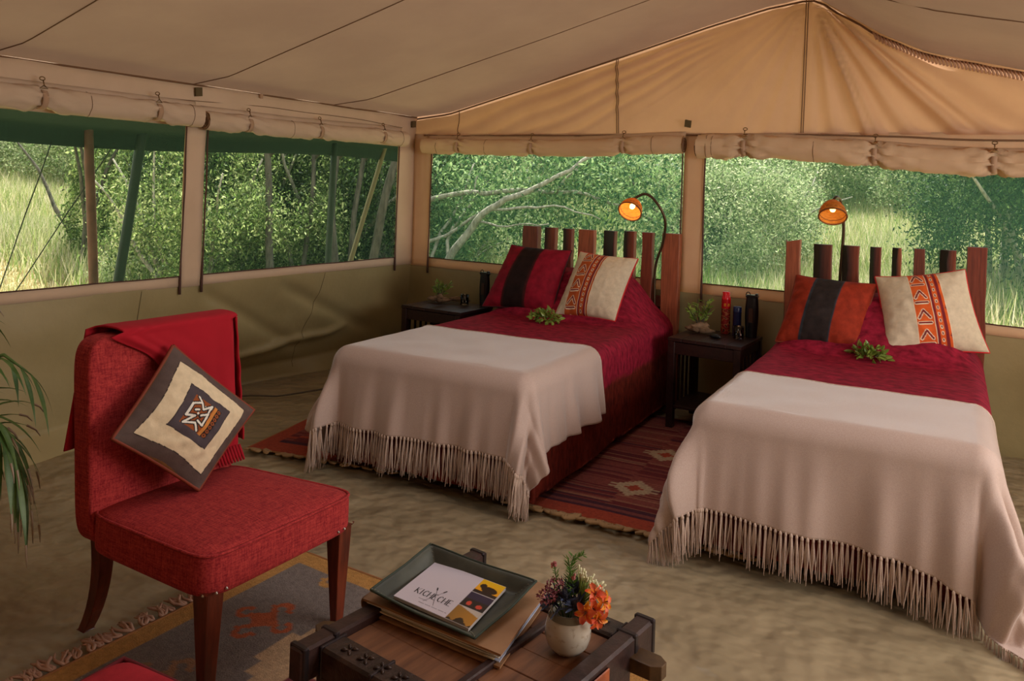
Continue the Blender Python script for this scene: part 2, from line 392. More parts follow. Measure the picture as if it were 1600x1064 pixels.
for y in (-4.70, -3.455, -2.26, -1.02):
    mb = MB(); mb.tube([(x, y-.015*x*(y < -1.5)+.03*x*(y > -1.5), rf((x+.02)/6.54, (y-Y1+1.0)/(-Y1+1.0))[2]-.004) for x in np.linspace(.0, 3.2, 40)], .003, 5)
    part('roof_seam', mb, seam_m, CE, True)
mb = MB(); mb.tube([(x, -.9-.12*x, roof_z(x)-.006) for x in np.linspace(3.4, 6.2, 14)], .003, 5); part('roof_seam', mb, seam_m, CE, True)
mb = MB(); mb.tube([(0.005, y, 2.062+.004*nz(y*3)) for y in np.linspace(Y1, 0, 80)], .006, 5); part('eave_seam', mb, seam_m, WL, True)
mb = MB(); mb.tube([(.008, y, 1.965+.01*nz(y*2)+.02*math.sin((y+2.2)*1.6)) for y in np.linspace(-4.5, -.2, 60)], .0025, 5); part('header_seam', mb, seam_m, WL, True)
for y, z in ((-2.233, 2.02), (-.06, 2.0)):
    mb = MB(); mb.box((.02, y, z), (.014, .05, .055), Euler((.15, .1, .05)).to_matrix()); part('tab', mb, olive_tag, WL)
mb = MB(); mb.box((.02, -1.733, 2.05), (.01, .028, .03), Euler((.0, .0, .2)).to_matrix()); part('tab', mb, tag_m, WL)
mb = MB(); mb.box((2.435, -.03, 1.985), (.045, .014, .05), Euler((.3, .2, 0)).to_matrix()); part('tab', mb, olive_tag, WB)
for i, (a, b) in enumerate(WY):
    W = struct('window_%d' % (i+1))
    mb = MB(); mb.grid(lambda u, v: (-.006+.01*nz((a+u*(b-a))*1.4, v*2), a+u*(b-a), SILL-.005+v*(HEAD-SILL+.01)), 30, 12); part('net', mb, net_m, W, True)
    for y in (([b-.004] if i == 0 else [a+.004, b-.006])):
        pts = [(.014+.004*nz(z*5, y), y+.006*nz(z*3, 7+y), z) for z in np.linspace(HEAD, .76, 16)]
        mb = MB(); mb.tube(pts, [.0055]*13+[.007, .008, .009], 6); part('zip_cord', mb, cord_m, W, True)
    mb = MB(); mb.tube([(.008, y, SILL+.004*nz(y*3)) for y in np.linspace(a, b, 30)], .004, 5); part('zip_cord', mb, cord_m, W, True)
for i, (a, b) in enumerate(WX):
    W = struct('window_%d' % (i+3))
    zl = (lambda x: SILL) if i == 0 else (lambda x: SILL+sag4(x))
    mb = MB(); mb.grid(lambda u, v: (a+u*(b-a), .006+.012*nz((a+u*(b-a))*1.4, v*2), zl(a+u*(b-a))-.005+v*(HEAD-zl(a+u*(b-a))+.01)), 30, 12); part('net', mb, netr_m, W, True)
    for x in ((a+.004, b-.004) if i == 0 else (a+.004,)):
        pts = [(x+.006*nz(z*3, 3+x), -.014, z) for z in np.linspace(HEAD+.1, .74, 16)]
        mb = MB(); mb.tube(pts, [.0055]*13+[.007, .008, .009], 6); part('zip_cord', mb, cord_m, W, True)
    mb = MB(); mb.tube([(x, -.008, zl(x)+.004*nz(x*3)) for x in np.linspace(a, b, 30)], .004, 5); part('zip_cord', mb, cord_m, W, True)

# ---------------------------------------------------------------- rolled blinds
def roll(axis, a, b, zf, rad, straps, label, name='rolled_blind', seams=(), seed=0, endspiral=(False, True), messy=2.1, mat=None):
    T = thing(name, (0, a, 1.8) if axis == 'y' else (a, 0, 1.8), label, 'blind', 'rolled up canvas window blinds')
    org = Vector(T.location)
    n = 150; m = 22
    def P(p, dz, out):
        return (Vector((out, p, dz)) if axis == 'y' else Vector((p, -out, dz)))-org
    mb = MB()
    def fn(u, v):
        p = a+u*(b-a); r = rad*(1+.10*nz(p*2.1, seed)); pinch = 0; ds = 9; sg = 0
        for s in straps:
            d = abs(p-s); pinch = max(pinch, math.exp(-(d/.05)**2)); 
            if d < ds: ds = d; sg = p-s
        r *= 1-.28*pinch
        an = 2*PI*v
        wr = math.exp(-ds/.10)
        rr = r*(1+messy*wr*.15*math.sin(an*6+sg*34+seed+2*nz(an*2, sg*8, seed))+messy*.05*nz(an*1.5, p*9, seed)+.06*nz(p*14*messy, math.cos(an)*2, math.sin(an)*2+seed))
        z = zf(p)+.012*pinch
        return P(p, z+rr*1.05*math.sin(an), .012+rad*.95+rr*.85*math.cos(an))
    mb.grid(fn, n, m); part('roll', mb, mat or canvas, T, True)
    for e, flag in ((a, endspiral[0]), (b, endspiral[1])):
        mb = MB(); pts = []
        if not flag: continue
        for k in range(46):
            an = k*.42; r = rad*(.15+.82*k/45); pts.append(P(e+(.006 if e == b else -.006), zf(e)+r*math.sin(an), .012+rad*.95+r*.85*math.cos(an)))
        mb.tube(pts, .005, 5); part('roll_end', mb, seam_m, T, True)
    mb = MB(); mb.grid(lambda u, v: P(a+u*(b-a), zf(a+u*(b-a))+.0+v*(.095), .016+.028*(1-v)+.008*nz(u*20, v*3, seed)), 60, 4); part('flap', mb, mat or canvas, T, True, solid=.003)
    for s in straps:
        z = zf(s); r = rad*.80
        mb = MB(); pts = [P(s, z+r*1.05*math.sin(t), .012+rad*.95+r*.95*math.cos(t)) for t in np.linspace(-1.9, 1.3, 12)]
        vs = []; 
        for q in pts:
            d = Vector((0, .015, 0)) if axis == 'y' else Vector((.015, 0, 0)); vs += [q-d, q+d]
        mb.add(vs, [(2*k, 2*k+1, 2*k+3, 2*k+2) for k in range(len(pts)-1)]); st = part('strap', mb, tag_m, T, True, solid=.003)
        mb = MB(); zt = z+rad*1.25; ou = .02+rad*1.2
        ring = [P(s+.014*math.cos(t), zt+.030+.009*math.sin(t), ou-.02) for t in np.linspace(0, 2*PI, 13)]
        mb.tube(ring, .003, 5, caps=False)
        mb.tube([P(s, zt+.022, ou-.012), P(s, zt-.005, ou)], .0035, 6)
        tri = [P(s, zt-.005, ou), P(s-.02, zt-.022, ou), P(s+.02, zt-.022, ou), P(s, zt-.005, ou)]; mb.tube(tri, .003, 5)
        part('hook', mb, brass, T, True)
    for s in seams:
        mb = MB(); pts = []
        for k in range(17):
            q = fn((s-a)/(b-a), .62+.86*k/16); q = Vector(q); c = P(s, zf(s), .012+rad*.95); pts.append(c+(q-c)*1.02)
        mb.tube(pts, .0018, 4); part('seam', mb, seam_m, T, True)
    return T
roll('y', -4.5, -2.25, lambda p: 1.862, .062, [-3.223, -2.556, -4.1], 'rolled canvas blind above the leftmost window, two brass hooks in view', seams=(-2.98, -2.33), seed=1, endspiral=(False, False), messy=1.7)
roll('y', -2.21, -.22, lambda p: 1.842+.02*sstep(-1.6, -.3, p), .056, [-1.875, -1.224, -.515], 'rolled canvas blind on the left wall nearest the tent corner, spiral end showing', seams=(-1.5, -.3), seed=2, endspiral=(True, False), messy=1.7)
roll('x', .14, 2.42, lambda p: 1.815+.02*sstep(1.6, 2.3, p)-.012*math.sin((p-.14)*1.4), .06, [.5, 1.2, 1.97], 'rolled canvas blind above the window behind the left bed', seams=(.3, .78, 2.2), seed=3, mat=canvas_back)
roll('x', 2.53, 5.5, lambda p: 1.82-.09*sstep(2.9, 4.4, p), .072, [2.853, 3.66, 4.295], 'bulky creased canvas blind rolled above the window behind the right bed', seams=(2.6, 2.64, 3.3), seed=4, endspiral=(True, False), messy=3.6, mat=canvas_back)

# ---------------------------------------------------------------- drapes
def drape_fn(w, L, top, r, bump=None, flare=.02, foldamp=.03, seed=0, foldk=9, inner=0, floor=.006, cflare=.10, maxD=9):
    def fn(s, t):
        a = 0; b = 0
        xi, yi = s, t
        if s < r: a = s-r; xi = r
        if s > w-r: a = s-(w-r); xi = w-r
        if t > L-r: b = t-(L-r); yi = L-r
        z = top+(bump(max(0, min(w, s)), t) if bump else 0)
        D = math.hypot(a, b)
        if D > maxD: a *= maxD/D; b *= maxD/D; D = maxD
        if D < 1e-6: return Vector((s, -t, z+.004*nz(s*5, t*5, seed)))
        ux, uy = a/D, b/D
        q = r*PI/2
        if D < q: th = D/r; h = r*math.sin(th); dr = r*(1-math.cos(th))
        else: h = r; dr = r+(D-q)
        fr = sstep(.02, .45, dr)
        corner = 2*min(abs(ux), abs(uy))
        phi = math.atan2(abs(uy), abs(ux)+1e-9); sg = 1 if a >= 0 else -1
        p1 = xi+sg*(PI/2-phi)*D; p2 = 40*sg+yi+phi*D; bl = sstep(PI/4-.35, PI/4+.35, phi)
        wv = lambda per: nz(per*foldk, seed, 1+.3*dr)*1.3+.6*nz(per*foldk*2.3, seed, dr)
        wave = wv(p1)*bl+wv(p2)*(1-bl)
        h += flare*fr+foldamp*fr*wave*(1+corner)+cflare*corner*fr*(.5+.5*math.cos(math.atan2(abs(uy), abs(ux))*6+seed))
        zz = z-dr
        if zz < floor+.006: h += (floor+.006-zz)*.7; zz = floor+.006+.004*wave
        return Vector((xi+ux*h, -(yi+uy*h), zz+.003*nz(s*6, t*6, seed)))
    return fn
TASS = []
def make_tassels():
    for k in range(6):
        mb = MB(); rr = random.Random(k)
        for j in range(6):
            a = rr.uniform(0, 6.28); q = rr.uniform(.25, 1); L = rr.uniform(.8, 1.08); x = .09*math.cos(a)*q; y = .09*math.sin(a)*q
            w_ = rr.uniform(-.05, .05)
            mb.tube([(x*.15, y*.15, 0), (x*.3, y*.3, -.12), (x*.9+w_*.3, y*.9, -.45*L), (x*1.1+w_, y*1.1, -.75*L), (x*1.5+w_*1.4, y*1.5+w_*.5, -L)], [.022, .022, .017, .013, .006], 4, caps=False)
        mb.tube([(0, 0, .03), (0, 0, -.02), (0, 0, -.06), (0, 0, -.09)], [.02, .045, .045, .025], 6)
        TASS.append(mesh_of(mb, 'tassel', fringe_m, True))
make_tassels()
def bed(loc, rz, w, L, planks, label, cat='bed', thick=.60, seed=0):
    B = thing('bed', loc, label, cat, 'twin beds in the tent', rz)
    mb = MB(); mb.cbox((w/2, -(L/2+.02), .33), (w-.10, L-.14, .50), .02); part('mattress_base', mb, M('maroon_valance', (62, 12, 18), (84, 20, 26), ns=12, rough=.85, sheen=.2), B)
    for x in (.10, w-.10):
        for y in (-.12, -(L-.10)):
            mb = MB(); mb.cbox((x, y, .055), (.08, .08, .10), .006); part('leg', mb, redwood, B)
    for (z, h) in ((.40, .10), (.72, .08)):
        mb = MB(); mb.cbox((w/2, .035, z), (w+.0, .025, h), .004); part('headboard_rail', mb, redwood, B)
    for k, (x0, x1, h, dark, kind) in enumerate(planks):
        mb = MB(); n = 16; wd = x1-x0; th = .05 if k not in (0, len(planks)-1) else .06; ccs = []; vs = []
        rr = seed*10+k
        cm = [lin((130, 62, 40)), lin((108, 54, 38)), lin((150, 80, 52)), lin((118, 52, 34))][(k*3+seed) % 4]; bk = lin((30, 18, 14))
        for i in range(n+1):
            z = .01+(h-.01)*i/n
            il = .006*nz(z*5, rr, 1)+.003*nz(z*17, rr); ir = .006*nz(z*5, rr, 7)+.003*nz(z*17, rr, 7)
            dl = dark*wd*(1+.5*nz(z*7, rr, 4))
            xs = [x0+il, x0+il+max(.004, dl), x1+ir-.004, x1+ir, x1+ir, x0+il+.01]
            ys = [-.0+(.012 if dark > .2 else .0), -th/2, -th/2, -th/2+.004, th/2, th/2]
            for q, (x, y) in enumerate(zip(xs, ys)):
                zz = z
                if i == n:
                    zz = z+.002*nz(x*60, rr)
                    if kind == 'broken': zz = z-.022*max(0, math.sin((x-x0)/wd*PI*1.6+.3))*(q not in (0,))
                vs.append((x, y, zz)); ccs.append(bk if (q in (0,) or (q == 1 and dark > .2)) else cm)
        fs = [(i*6+j, i*6+(j+1) % 6, (i+1)*6+(j+1) % 6, (i+1)*6+j) for i in range(n) for j in range(6)]
        fs += [tuple(range(5, -1, -1)), tuple(range(n*6, n*6+6))]
        mb.add(vs, fs, ccs); part('headboard_plank', mb, plank_m, B, False, True)
    return B
pk1 = [(-.02, .122, 1.2, .12, ''), (.162, .268, 1.197, .3, ''), (.316, .404, 1.196, .4, ''), (.45, .582, 1.198, .06, ''), (.645, .746, 1.20, .9, ''), (.801, .895, 1.205, .35, ''), (.944, 1.03, 1.204, .1, ''), (1.093, 1.225, 1.207, .08, '')]
pk2 = [(-.006, .088, 1.222, .1, 'broken'), (.165, .277, 1.20, .35, ''), (.337, .437, 1.203, .3, ''), (.496, .561, 1.204, .35, ''), (.622, .674, 1.207, .55, ''), (.741, .802, 1.21, .05, ''), (.88, .966, 1.212, .45, ''), (1.021, 1.124, 1.24, .05, '')]
B1 = dict(loc=(1.20, -.13, 0), rz=.05, w=1.20, L=2.22); B2 = dict(loc=(3.15, -.10, 0), rz=.04, w=1.12, L=2.13)
bed(B1['loc'], B1['rz'], 1.2, 2.2, pk1, 'left bed, its headboard of upright rough planks level on top, between the two nightstands', seed=1)
bed(B2['loc'], B2['rz'], 1.12, 2.1, pk2, 'right bed, its plank headboard with a splintered first post, nearest the camera', seed=2)
def spread(Bd, label, seed, hump, rightpull):
    w, L = Bd['w'], Bd['L']; T = thing('bedspread', Bd['loc'], label, 'bedspread', 'crimson velvet bedspreads', Bd['rz'])
    top = .615
    def bump(x, y):
        ex = sstep(-.02, .30, x)*(1-sstep(w-.34, w+.02, x))
        return hump*ex*(1-sstep(.30, .66, y))*sstep(-.12, .12, y)*(1+.06*nz(x*4, y*4, seed))
    fn = drape_fn(w, L, top, .075, bump, flare=.012, foldamp=.016, seed=seed, foldk=3.2, floor=.03, cflare=.02, maxD=.60)
    c1, c2 = lin((134, 26, 46)), lin((96, 32, 22)); cr = lin((116, 34, 34))
    s0, s1 = -.58, w+.58; t0, t1 = .02, L+.52
    mb = MB(); ns_, nt_ = 130, 150
    def col(u, v):
        s = s0+u*(s1-s0); t = t0+v*(t1-t0); a = max(0, -s, s-w); b = max(0, t-L); D = math.hypot(a, b)
        lim = .19+.012*nz(s*5, t*5, seed)
        if D > lim: return c2
        if D > lim-.012: return cr
        return c1
    mb.grid(lambda u, v: fn(s0+u*(s1-s0), t0+v*(t1-t0)), ns_, nt_, col)
    part('cover', mb, spread_m, T, True, True)
    return fn
fn1 = spread(B1, 'deep crimson velvet bedspread with rust border on the left bed', 3, .30, 1)
fn2 = spread(B2, 'rose crimson velvet bedspread on the right bed, rust border at its side', 5, .32, 1)
def throw(Bd, label, seed, tA, tB, f, left, right, ntas, tl):
    w, L = Bd['w'], Bd['L']; T = thing('throw_blanket', Bd['loc'], label, 'blanket', 'fringed beige throws over the bed ends', Bd['rz'])
    fn = drape_fn(w, L+.012, .626, .085, None, flare=.045, foldamp=.045, seed=seed, foldk=5.5, floor=.01, cflare=.12)
    base = drape_fn
    s0, s1 = -left, w+right
    def pos(u, v):
        s = s0+u*(s1-s0); tt = tA+(tB-tA)*u+.02*math.sin(u*PI); t1 = L+f(u); t = tt+v*(t1-tt); return fn(s, t)
    mb = MB(); mb.grid(pos, 170, 120); part('cloth', mb, throw_m, T, True, solid=.004)
    mb = MB(); mb.tube([pos(u, 0)+Vector((0, 0, .003)) for u in np.linspace(0, 1, 80)], .0035, 5); part('hem', mb, fringe_m, T, True)
    for k in range(ntas):
        u = (k+.5)/ntas; p = pos(u, 1); q = pos(u, .97); d = (p-q).normalized()
        me = TASS[random.randrange(6)]; ln = tl*random.uniform(.9, 1.1)
        if p.z < tl*.9: ln = min(ln, max(.07, p.z*.98+.02))
        dd = Vector((d.x*.25, d.y*.25, -1)).normalized()
        rot = (-dd).to_track_quat('Z', 'Y').to_euler()
        o = link('tassel', me, T, p, rot, (ln*random.uniform(.72, 1.05),)*2+(ln,))
    return pos
throw(B1, 'beige wool throw folded over the foot of the left bed, fringe along its front', 11, 1.40, 1.36, lambda u: .34+.05*math.sin(u*PI)*0+.03*(1-u), .34, .32, 92, .17)
throw(B2, 'beige wool throw draped over the foot of the right bed, corner trailing on the floor', 13, 1.38, 1.42, lambda u: .38+.03*sstep(.2, .6, u)+.20*sstep(.6, 1, u), .40, .36, 96, .16)

# ---------------------------------------------------------------- cushions
def cushion(name, TL, TR, BR, BL, th, colf, mat, label, group, piping=None, n=90, pinch=.05, back=None, frame_up=None, cat='cushion', edge=.006, power=.55):
    TL, TR, BR, BL = map(Vector, (TL, TR, BR, BL)); c = (TL+TR+BR+BL)/4
    nrm = ((TR-TL)+(BR-BL)).cross((BL-TL)+(BR-TR)).normalized()
    if nrm.dot(co.location-c) < 0: nrm = -nrm
    base = min(v.z for v in (TL, TR, BR, BL))
    T = thing(name, (c.x, c.y, base), label, cat, group); org = Vector(T.location)
    def flat(u, v):
        a, b = u*2-1, v*2-1
        a2 = a*(1-pinch*(1-b*b)*abs(a)); b2 = b*(1-pinch*(1-a*a)*abs(b)); U, V = (a2+1)/2, (b2+1)/2
        return (TL*(1-U)+TR*U)*(1-V)+(BL*(1-U)+BR*U)*V
    def surf(u, v, sgn):
        a, b = u*2-1, v*2-1
        h = edge+th*(max(0, (1-a*a))**power)*(max(0, (1-b*b))**power)
        ed = max(abs(a), abs(b)); h += (.006*nz(u*7, v*7, c.x*3)+.004*nz(u*3+v*12, u*12-v*3, c.x))*(1-abs(a)**4)*(1-abs(b)**4)
        # puckers near the edge seam
        h *= 1-.06*math.sin((a if abs(b) > abs(a) else b)*22)*sstep(.72, .95, ed)
        return flat(u, v)+nrm*h*sgn-org
    mb = MB(); mb.grid(lambda u, v: surf(u, v, 1), n, n, colf); part('cover_front', mb, mat, T, True, True)
    mb = MB(); mb.grid(lambda u, v: surf(u, v, -1), 30, 30, lambda u, v: back or colf(0.02, .5)); part('cover_back', mb, mat, T, True, True)
    e = [(u, 0) for u in np.linspace(0, 1, 30)]+[(1, v) for v in np.linspace(0, 1, 30)][1:]+[(u, 1) for u in np.linspace(1, 0, 30)][1:]+[(0, v) for v in np.linspace(1, 0, 30)][1:]
    mb = MB(); mb.tube([flat(u, v)-org for u, v in e], .0065, 6, caps=False)
    part('piping', mb, M('piping_'+('red' if piping == 'red' else 'dark' if piping == 'dark' else 'rust'), {'red': (196, 24, 30), 'dark': (60, 10, 18), 'rust': (120, 46, 22)}[piping or 'dark'], rough=.7), T, True, label='scarlet piping' if piping == 'red' else None)
    return T
beige = lin((206, 188, 160)); orange = lin((206, 96, 30)); maroonp = lin((120, 26, 34)); paleline = lin((232, 212, 178))
def stripe(main, dark, a, b, edgec):
    def f(u, v):
        if a < u < b: return dark
        if a-.02 < u < b+.02: return edgec
        return main
    return f
def seg(px, py, ax, ay, bx, by):
    dx, dy = bx-ax, by-ay; t = max(0, min(1, ((px-ax)*dx+(py-ay)*dy)/(dx*dx+dy*dy+1e-9))); return math.hypot(px-ax-dx*t, py-ay-dy*t)
def african(a, b, og):
    def f(u, v):
        if not (a < u < b): return beige
        s = (u-a)/(b-a)
        if s < .02 or s > .98: return paleline
        if s < .54:   # chevrons and bars
            k = (v*4.05+.05) % 1; x = s/.54
            d = min(seg(x, k*1.25, .2, .68, .5, .2), seg(x, k*1.25, .5, .2, .8, .68)); d2 = seg(x, k*1.25, .17, .98, .83, .98)
            d = min(d, d2)
            return maroonp if d < .055 else paleline if d < .095 else og
        if s < .63: return paleline if s < .555 else maroonp
        if s < .80:
            k = (v*13) % 1; d = math.hypot((s-.715)/.085*.62, (k-.5)*1.0)
            return maroonp if d < .2 else paleline if d < .31 else og
        if s < .90: return maroonp if s < .885 else paleline
        k = (v*3) % 1
        return maroonp if math.hypot((s-1)/.1, (k-.5)*5) < .6 else og
    return f
cushion('cushion', (1.277, -.45, 1.068), (1.762, -.44, 1.061), (1.74, -.66, .645), (1.20, -.70, .64), .11, stripe(lin((128, 18, 36)), lin((34, 20, 18)), .30, .60, lin((60, 22, 22))), velvet_c,
        'burgundy velvet cushion with a dark leather stripe on the left bed', 'throw cushions', 'dark', n=60)
cushion('cushion', (1.826, -.43, 1.057), (2.256, -.43, 1.041), (2.205, -.66, .645), (1.772, -.68, .64), .105, african(.16, .56, lin((176, 78, 26))), attr_m,
        'beige cushion with a brown-orange tribal band and red piping on the left bed', 'throw cushions', 'red', n=150)
cushion('cushion', (3.279, -.40, 1.019), (3.728, -.39, 1.003), (3.67, -.62, .64), (3.215, -.62, .64), .11, stripe(lin((142, 46, 26)), lin((44, 36, 34)), .30, .63, lin((48, 52, 58))), velvet_c,
        'rust orange velvet cushion with a dark grey leather stripe on the right bed', 'throw cushions', 'rust', n=60)
cushion('cushion', (3.715, -.37, 1.045), (4.17, -.36, 1.125), (4.30, -.42, .69), (3.80, -.62, .635), .11, african(.34, .68, lin((214, 90, 28))), attr_m,
        'beige cushion with a bright orange tribal band and red piping on the right bed', 'throw cushions', 'red', n=150, pinch=.07)
suede = lin((84, 66, 60)); suede2 = lin((70, 58, 62)); cream = lin((214, 192, 158)); brn = lin((140, 70, 26)); blk = lin((24, 16, 14)); wht = lin((220, 212, 198)); ochre = lin((196, 124, 54))
def mudcloth(u, v):
    e = min(u, 1-u, v, 1-v)+.012*math.sin(u*9)*math.sin(v*8)
    if e < .108: return suede if e > .006 else lin((120, 80, 40))
    if e < .114: return lin((40, 28, 24))
    if e < .27: return cream
    e2 = min(u, 1-u, v, 1-v)
    if .27 <= e < .277: return lin((40, 30, 28))
    if e2 < .345: return suede2
    x = (u-.345)/.31; y = (v-.345)/.31
    if x > .70 :
        if x < .82: return ochre
        k = (y*7) % 1; return brn if math.hypot((x-.91)*9, (k-.5)*1.5) < .62 and math.hypot((x-.91)*9, (k-.5)*1.5) > .22 else blk
    ls = [(.05, .3, .3, .12), (.3, .12, .12, .02), (.3, .12, .42, .3), (.42, .3, .62, .05), (.62, .05, .6, .3), (.05, .3, .05, .72), (.05, .72, .3, .6), (.3, .6, .1, .95), (.1, .95, .42, .78), (.42, .78, .6, .95), (.62, .35, .45, .5), (.62, .35, .64, .75), (.64, .75, .45, .68), (.2, .45, .3, .38)]
    d = min(seg(x, y, *l) for l in ls)
    if d < .03: return wht
    if d < .065: return blk
    if math.hypot(x-.33, y-.5) < .035 or math.hypot(x-.45, y-.18) < .035: return wht
    if seg(x, y, .22, .42, .46, .58) < .03: return blk
    return brn
cushion('cushion', (1.96, -3.78, .925), (2.045, -3.499, .663), (2.111, -3.775, .475), (2.04, -4.038, .694), .075, mudcloth, attr_m,
        'cream and grey suede cushion with mudcloth centre, on its corner on the red chair', 'throw cushions', 'rust', n=230, pinch=.035, edge=.004, power=.75)

# ---------------------------------------------------------------- chair
CH = thing('slipper_chair', (2.15, -3.73, 0), 'red linen armless chair with tapered mahogany legs, standing on the patterned rug', 'chair')
def rbox(mb, x0, x1, y0, y1, z0, z1, r=.03, crown=0, n=10, shear=0, wedge=0):
    # rounded upholstered block: shear moves the top in x
    def fn(u, v):
        a = 2*PI*u; ph = -PI/2+PI*v
        ca, sa = math.cos(a), math.sin(a); k = 5.5
        def sp(c, e): return math.copysign(abs(c)**(2/e), c)
        x = sp(ca, 9)*sp(math.cos(ph), 9); y = sp(sa, 9)*sp(math.cos(ph), 9); z = sp(math.sin(ph), 9)
        X = (x0+x1)/2+x*(x1-x0)/2; Yv = (y0+y1)/2+y*(y1-y0)/2; Z = (z0+z1)/2+z*(z1-z0)/2
        if z > 0: Z += crown*(1-x*x)*(1-y*y)*z
        if wedge and Yv > 0: Yv -= wedge*(x1-X)/(x1-x0)
        X += shear*(Z-z0)/(z1-z0)
        return (X, Yv, Z)
    mb.grid(fn, 96, 60); return mb
mb = MB(); rbox(mb, -.235, .335, -.305, .31, .315, .452, crown=.022, wedge=.07); part('seat', mb, chair_m, CH, True)
mb = MB(); pp = []
for k in range(97):
    a = 2*PI*k/96-PI*.92; x = .05+math.copysign(abs(math.cos(a))**(2/9), math.cos(a))*.283; y = .0025+math.copysign(abs(math.sin(a))**(2/9), math.sin(a))*.3055
    if y > 0: y -= .07*(.335-x)/.57
    pp.append((x, y, .4405))
mb.tube(pp[:91], .005, 6); part('piping', mb, chair_m, CH, True)
mb = MB(); rbox(mb, -.30, -.195, -.305, .240, .325, .975, shear=-.055); part('backrest', mb, chair_m, CH, True)
for sy in (-1, 1):
    mb = MB(); n = 8; vs = []
    for i in range(n+1):
        t = i/n; z = .34*(1-t); hw = .030-.013*t; cx = .295; vs += [(cx-hw*1.1+.01*t, sy*.262-hw, z), (cx+hw, sy*.262-hw, z), (cx+hw, sy*.262+hw, z), (cx-hw*1.1+.01*t, sy*.262+hw, z)]
    fs = [(i*4+j, i*4+(j+1) % 4, i*4+4+(j+1) % 4, i*4+4+j) for i in range(n) for j in range(4)]+[(0, 1, 2, 3), (n*4+3, n*4+2, n*4+1, n*4)]
    mb.add(vs, fs); part('leg', mb, mahog, CH, bevel=.003)
    mb = MB(); vs = []
    for i in range(n+1):
        t = i/n; z = .35*(1-t); hw = .026-.008*t; cx = -.245-.115*t**2.2; yy = .195 if sy > 0 else -.24+.03*t; vs += [(cx-hw, yy-hw, z), (cx+hw, yy-hw, z), (cx+hw, yy+hw, z), (cx-hw, yy+hw, z)]
    mb.add(vs, fs); part('leg', mb, mahog, CH, bevel=.003)
stud = M('steel_stud', (190, 184, 176), rough=.25, metal=1)
for (x, y) in ((.337, -.27), (.337, -.235), (.336, .215), (.334, .245), (.32, -.302), (.32, .302)):
    mb = MB(); mb.lathe([(.0001, .004), (.003, .003), (.0045, 0)], 8); o = part('stud', mb, stud, CH, True)
    o.location = (x, y, .342); o.rotation_euler = (0, PI/2, 0) if abs(y) < .3 else (PI/2*(1 if y < 0 else -1), 0, 0)
# shawl over the backrest
def backx(z): return -.195-.055*(z-.325)/.65
SH = thing('shawl', (1.95, -3.6, .47), 'plain scarlet wool shawl hanging over the back of the red chair', 'shawl')
so = Vector((1.95, -3.6, .47)); cho = Vector((2.15, -3.73, 0))
def shawl(u, v):
    # v along the cloth from front bottom, over the top, to back bottom
    yl = (-.21 if False else 0)
    if v < .5:
        t = v/.5; z = .50+(.985-.50)*t; x = backx(z)+.012+.004*nz(u*6, t*5); lb = .13-.33*t**1.6 - .06*sstep(.8, 1, t)
    elif v < .6:
        t = (v-.5)/.1; a = PI*t; x = backx(.98)-.050+.064*math.cos(a); z = .985+.012*math.sin(a); lb = -.20-.03*t
    else:
        t = (v-.6)/.4; z = .985-.37*t; x = backx(z)-.112; lb = -.25-.075*t
    rb = .252+.0*v
    y = lb+(rb-lb)*u
    if u > .93 : x -= .02*(u-.93)/.07*(v < .5)
    x += (.010*math.exp(-((u-.10)/.05)**2)+.006*math.exp(-((u-.22)/.05)**2)) * (1 if v < .55 else -1)
    return Vector((x, y, z))+cho-so
mb = MB(); mb.grid(shawl, 60, 90); part('cloth', mb, shawl_m, SH, True, solid=.006)
def side(u, v):
    z = .98-.45*v; d = math.sin(PI*min(1, u)); return Vector((backx(z)-.10+u*.115, .25+.010*d+.01*nz(u*3, v*6)+.02*v, z))+cho-so
mb = MB(); mb.grid(side, 10, 30); part('cloth', mb, shawl_m, SH, True, solid=.006)
for k in range(9):
    mb = MB(); y = .14+.013*k; mb.tube([(backx(.50)+.018, y, .52), (backx(.46)+.03, y+.004, .488), (backx(.46)+.04+.01*nz(k), y+.006, .468)], [.006, .006, .004], 5)
    mb.v = [tuple(Vector(v)+cho-so) for v in mb.v]; part('tassel', mb, shawl_m, SH, True)

# footstool, only its near corner shows
ST = thing('footstool', (2.912, -4.655, 0), 'red upholstered footstool at the bottom left edge, its rounded corner in view', 'footstool', rz=.06)
mb = MB(); rbox(mb, -.21, .21, -.26, .26, .30, .445, crown=.02); part('seat', mb, M('red_wool', (150, 14, 30), (168, 24, 38), ns=30, rough=.95, bump=.3, bs=300, bumpdist=.001), ST, True)
e = [(-.195, -.245), (.195, -.245), (.195, .245), (-.195, .245)]; pp = []
for (p, q) in zip(e, e[1:]+e[:1]):
    for k in range(10): t = k/10; pp.append((p[0]+(q[0]-p[0])*t, p[1]+(q[1]-p[1])*t, .436))
mb = MB(); mb.tube(pp+[pp[0]], .006, 6); part('piping', mb, M('dark_red', (96, 8, 20), rough=.8), ST, True)
for sx in (-1, 1):
    for sy in (-1, 1):
        mb = MB(); mb.box((sx*.16, sy*.21, .155), (.045, .045, .31)); part('leg', mb, mahog, ST, bevel=.003)

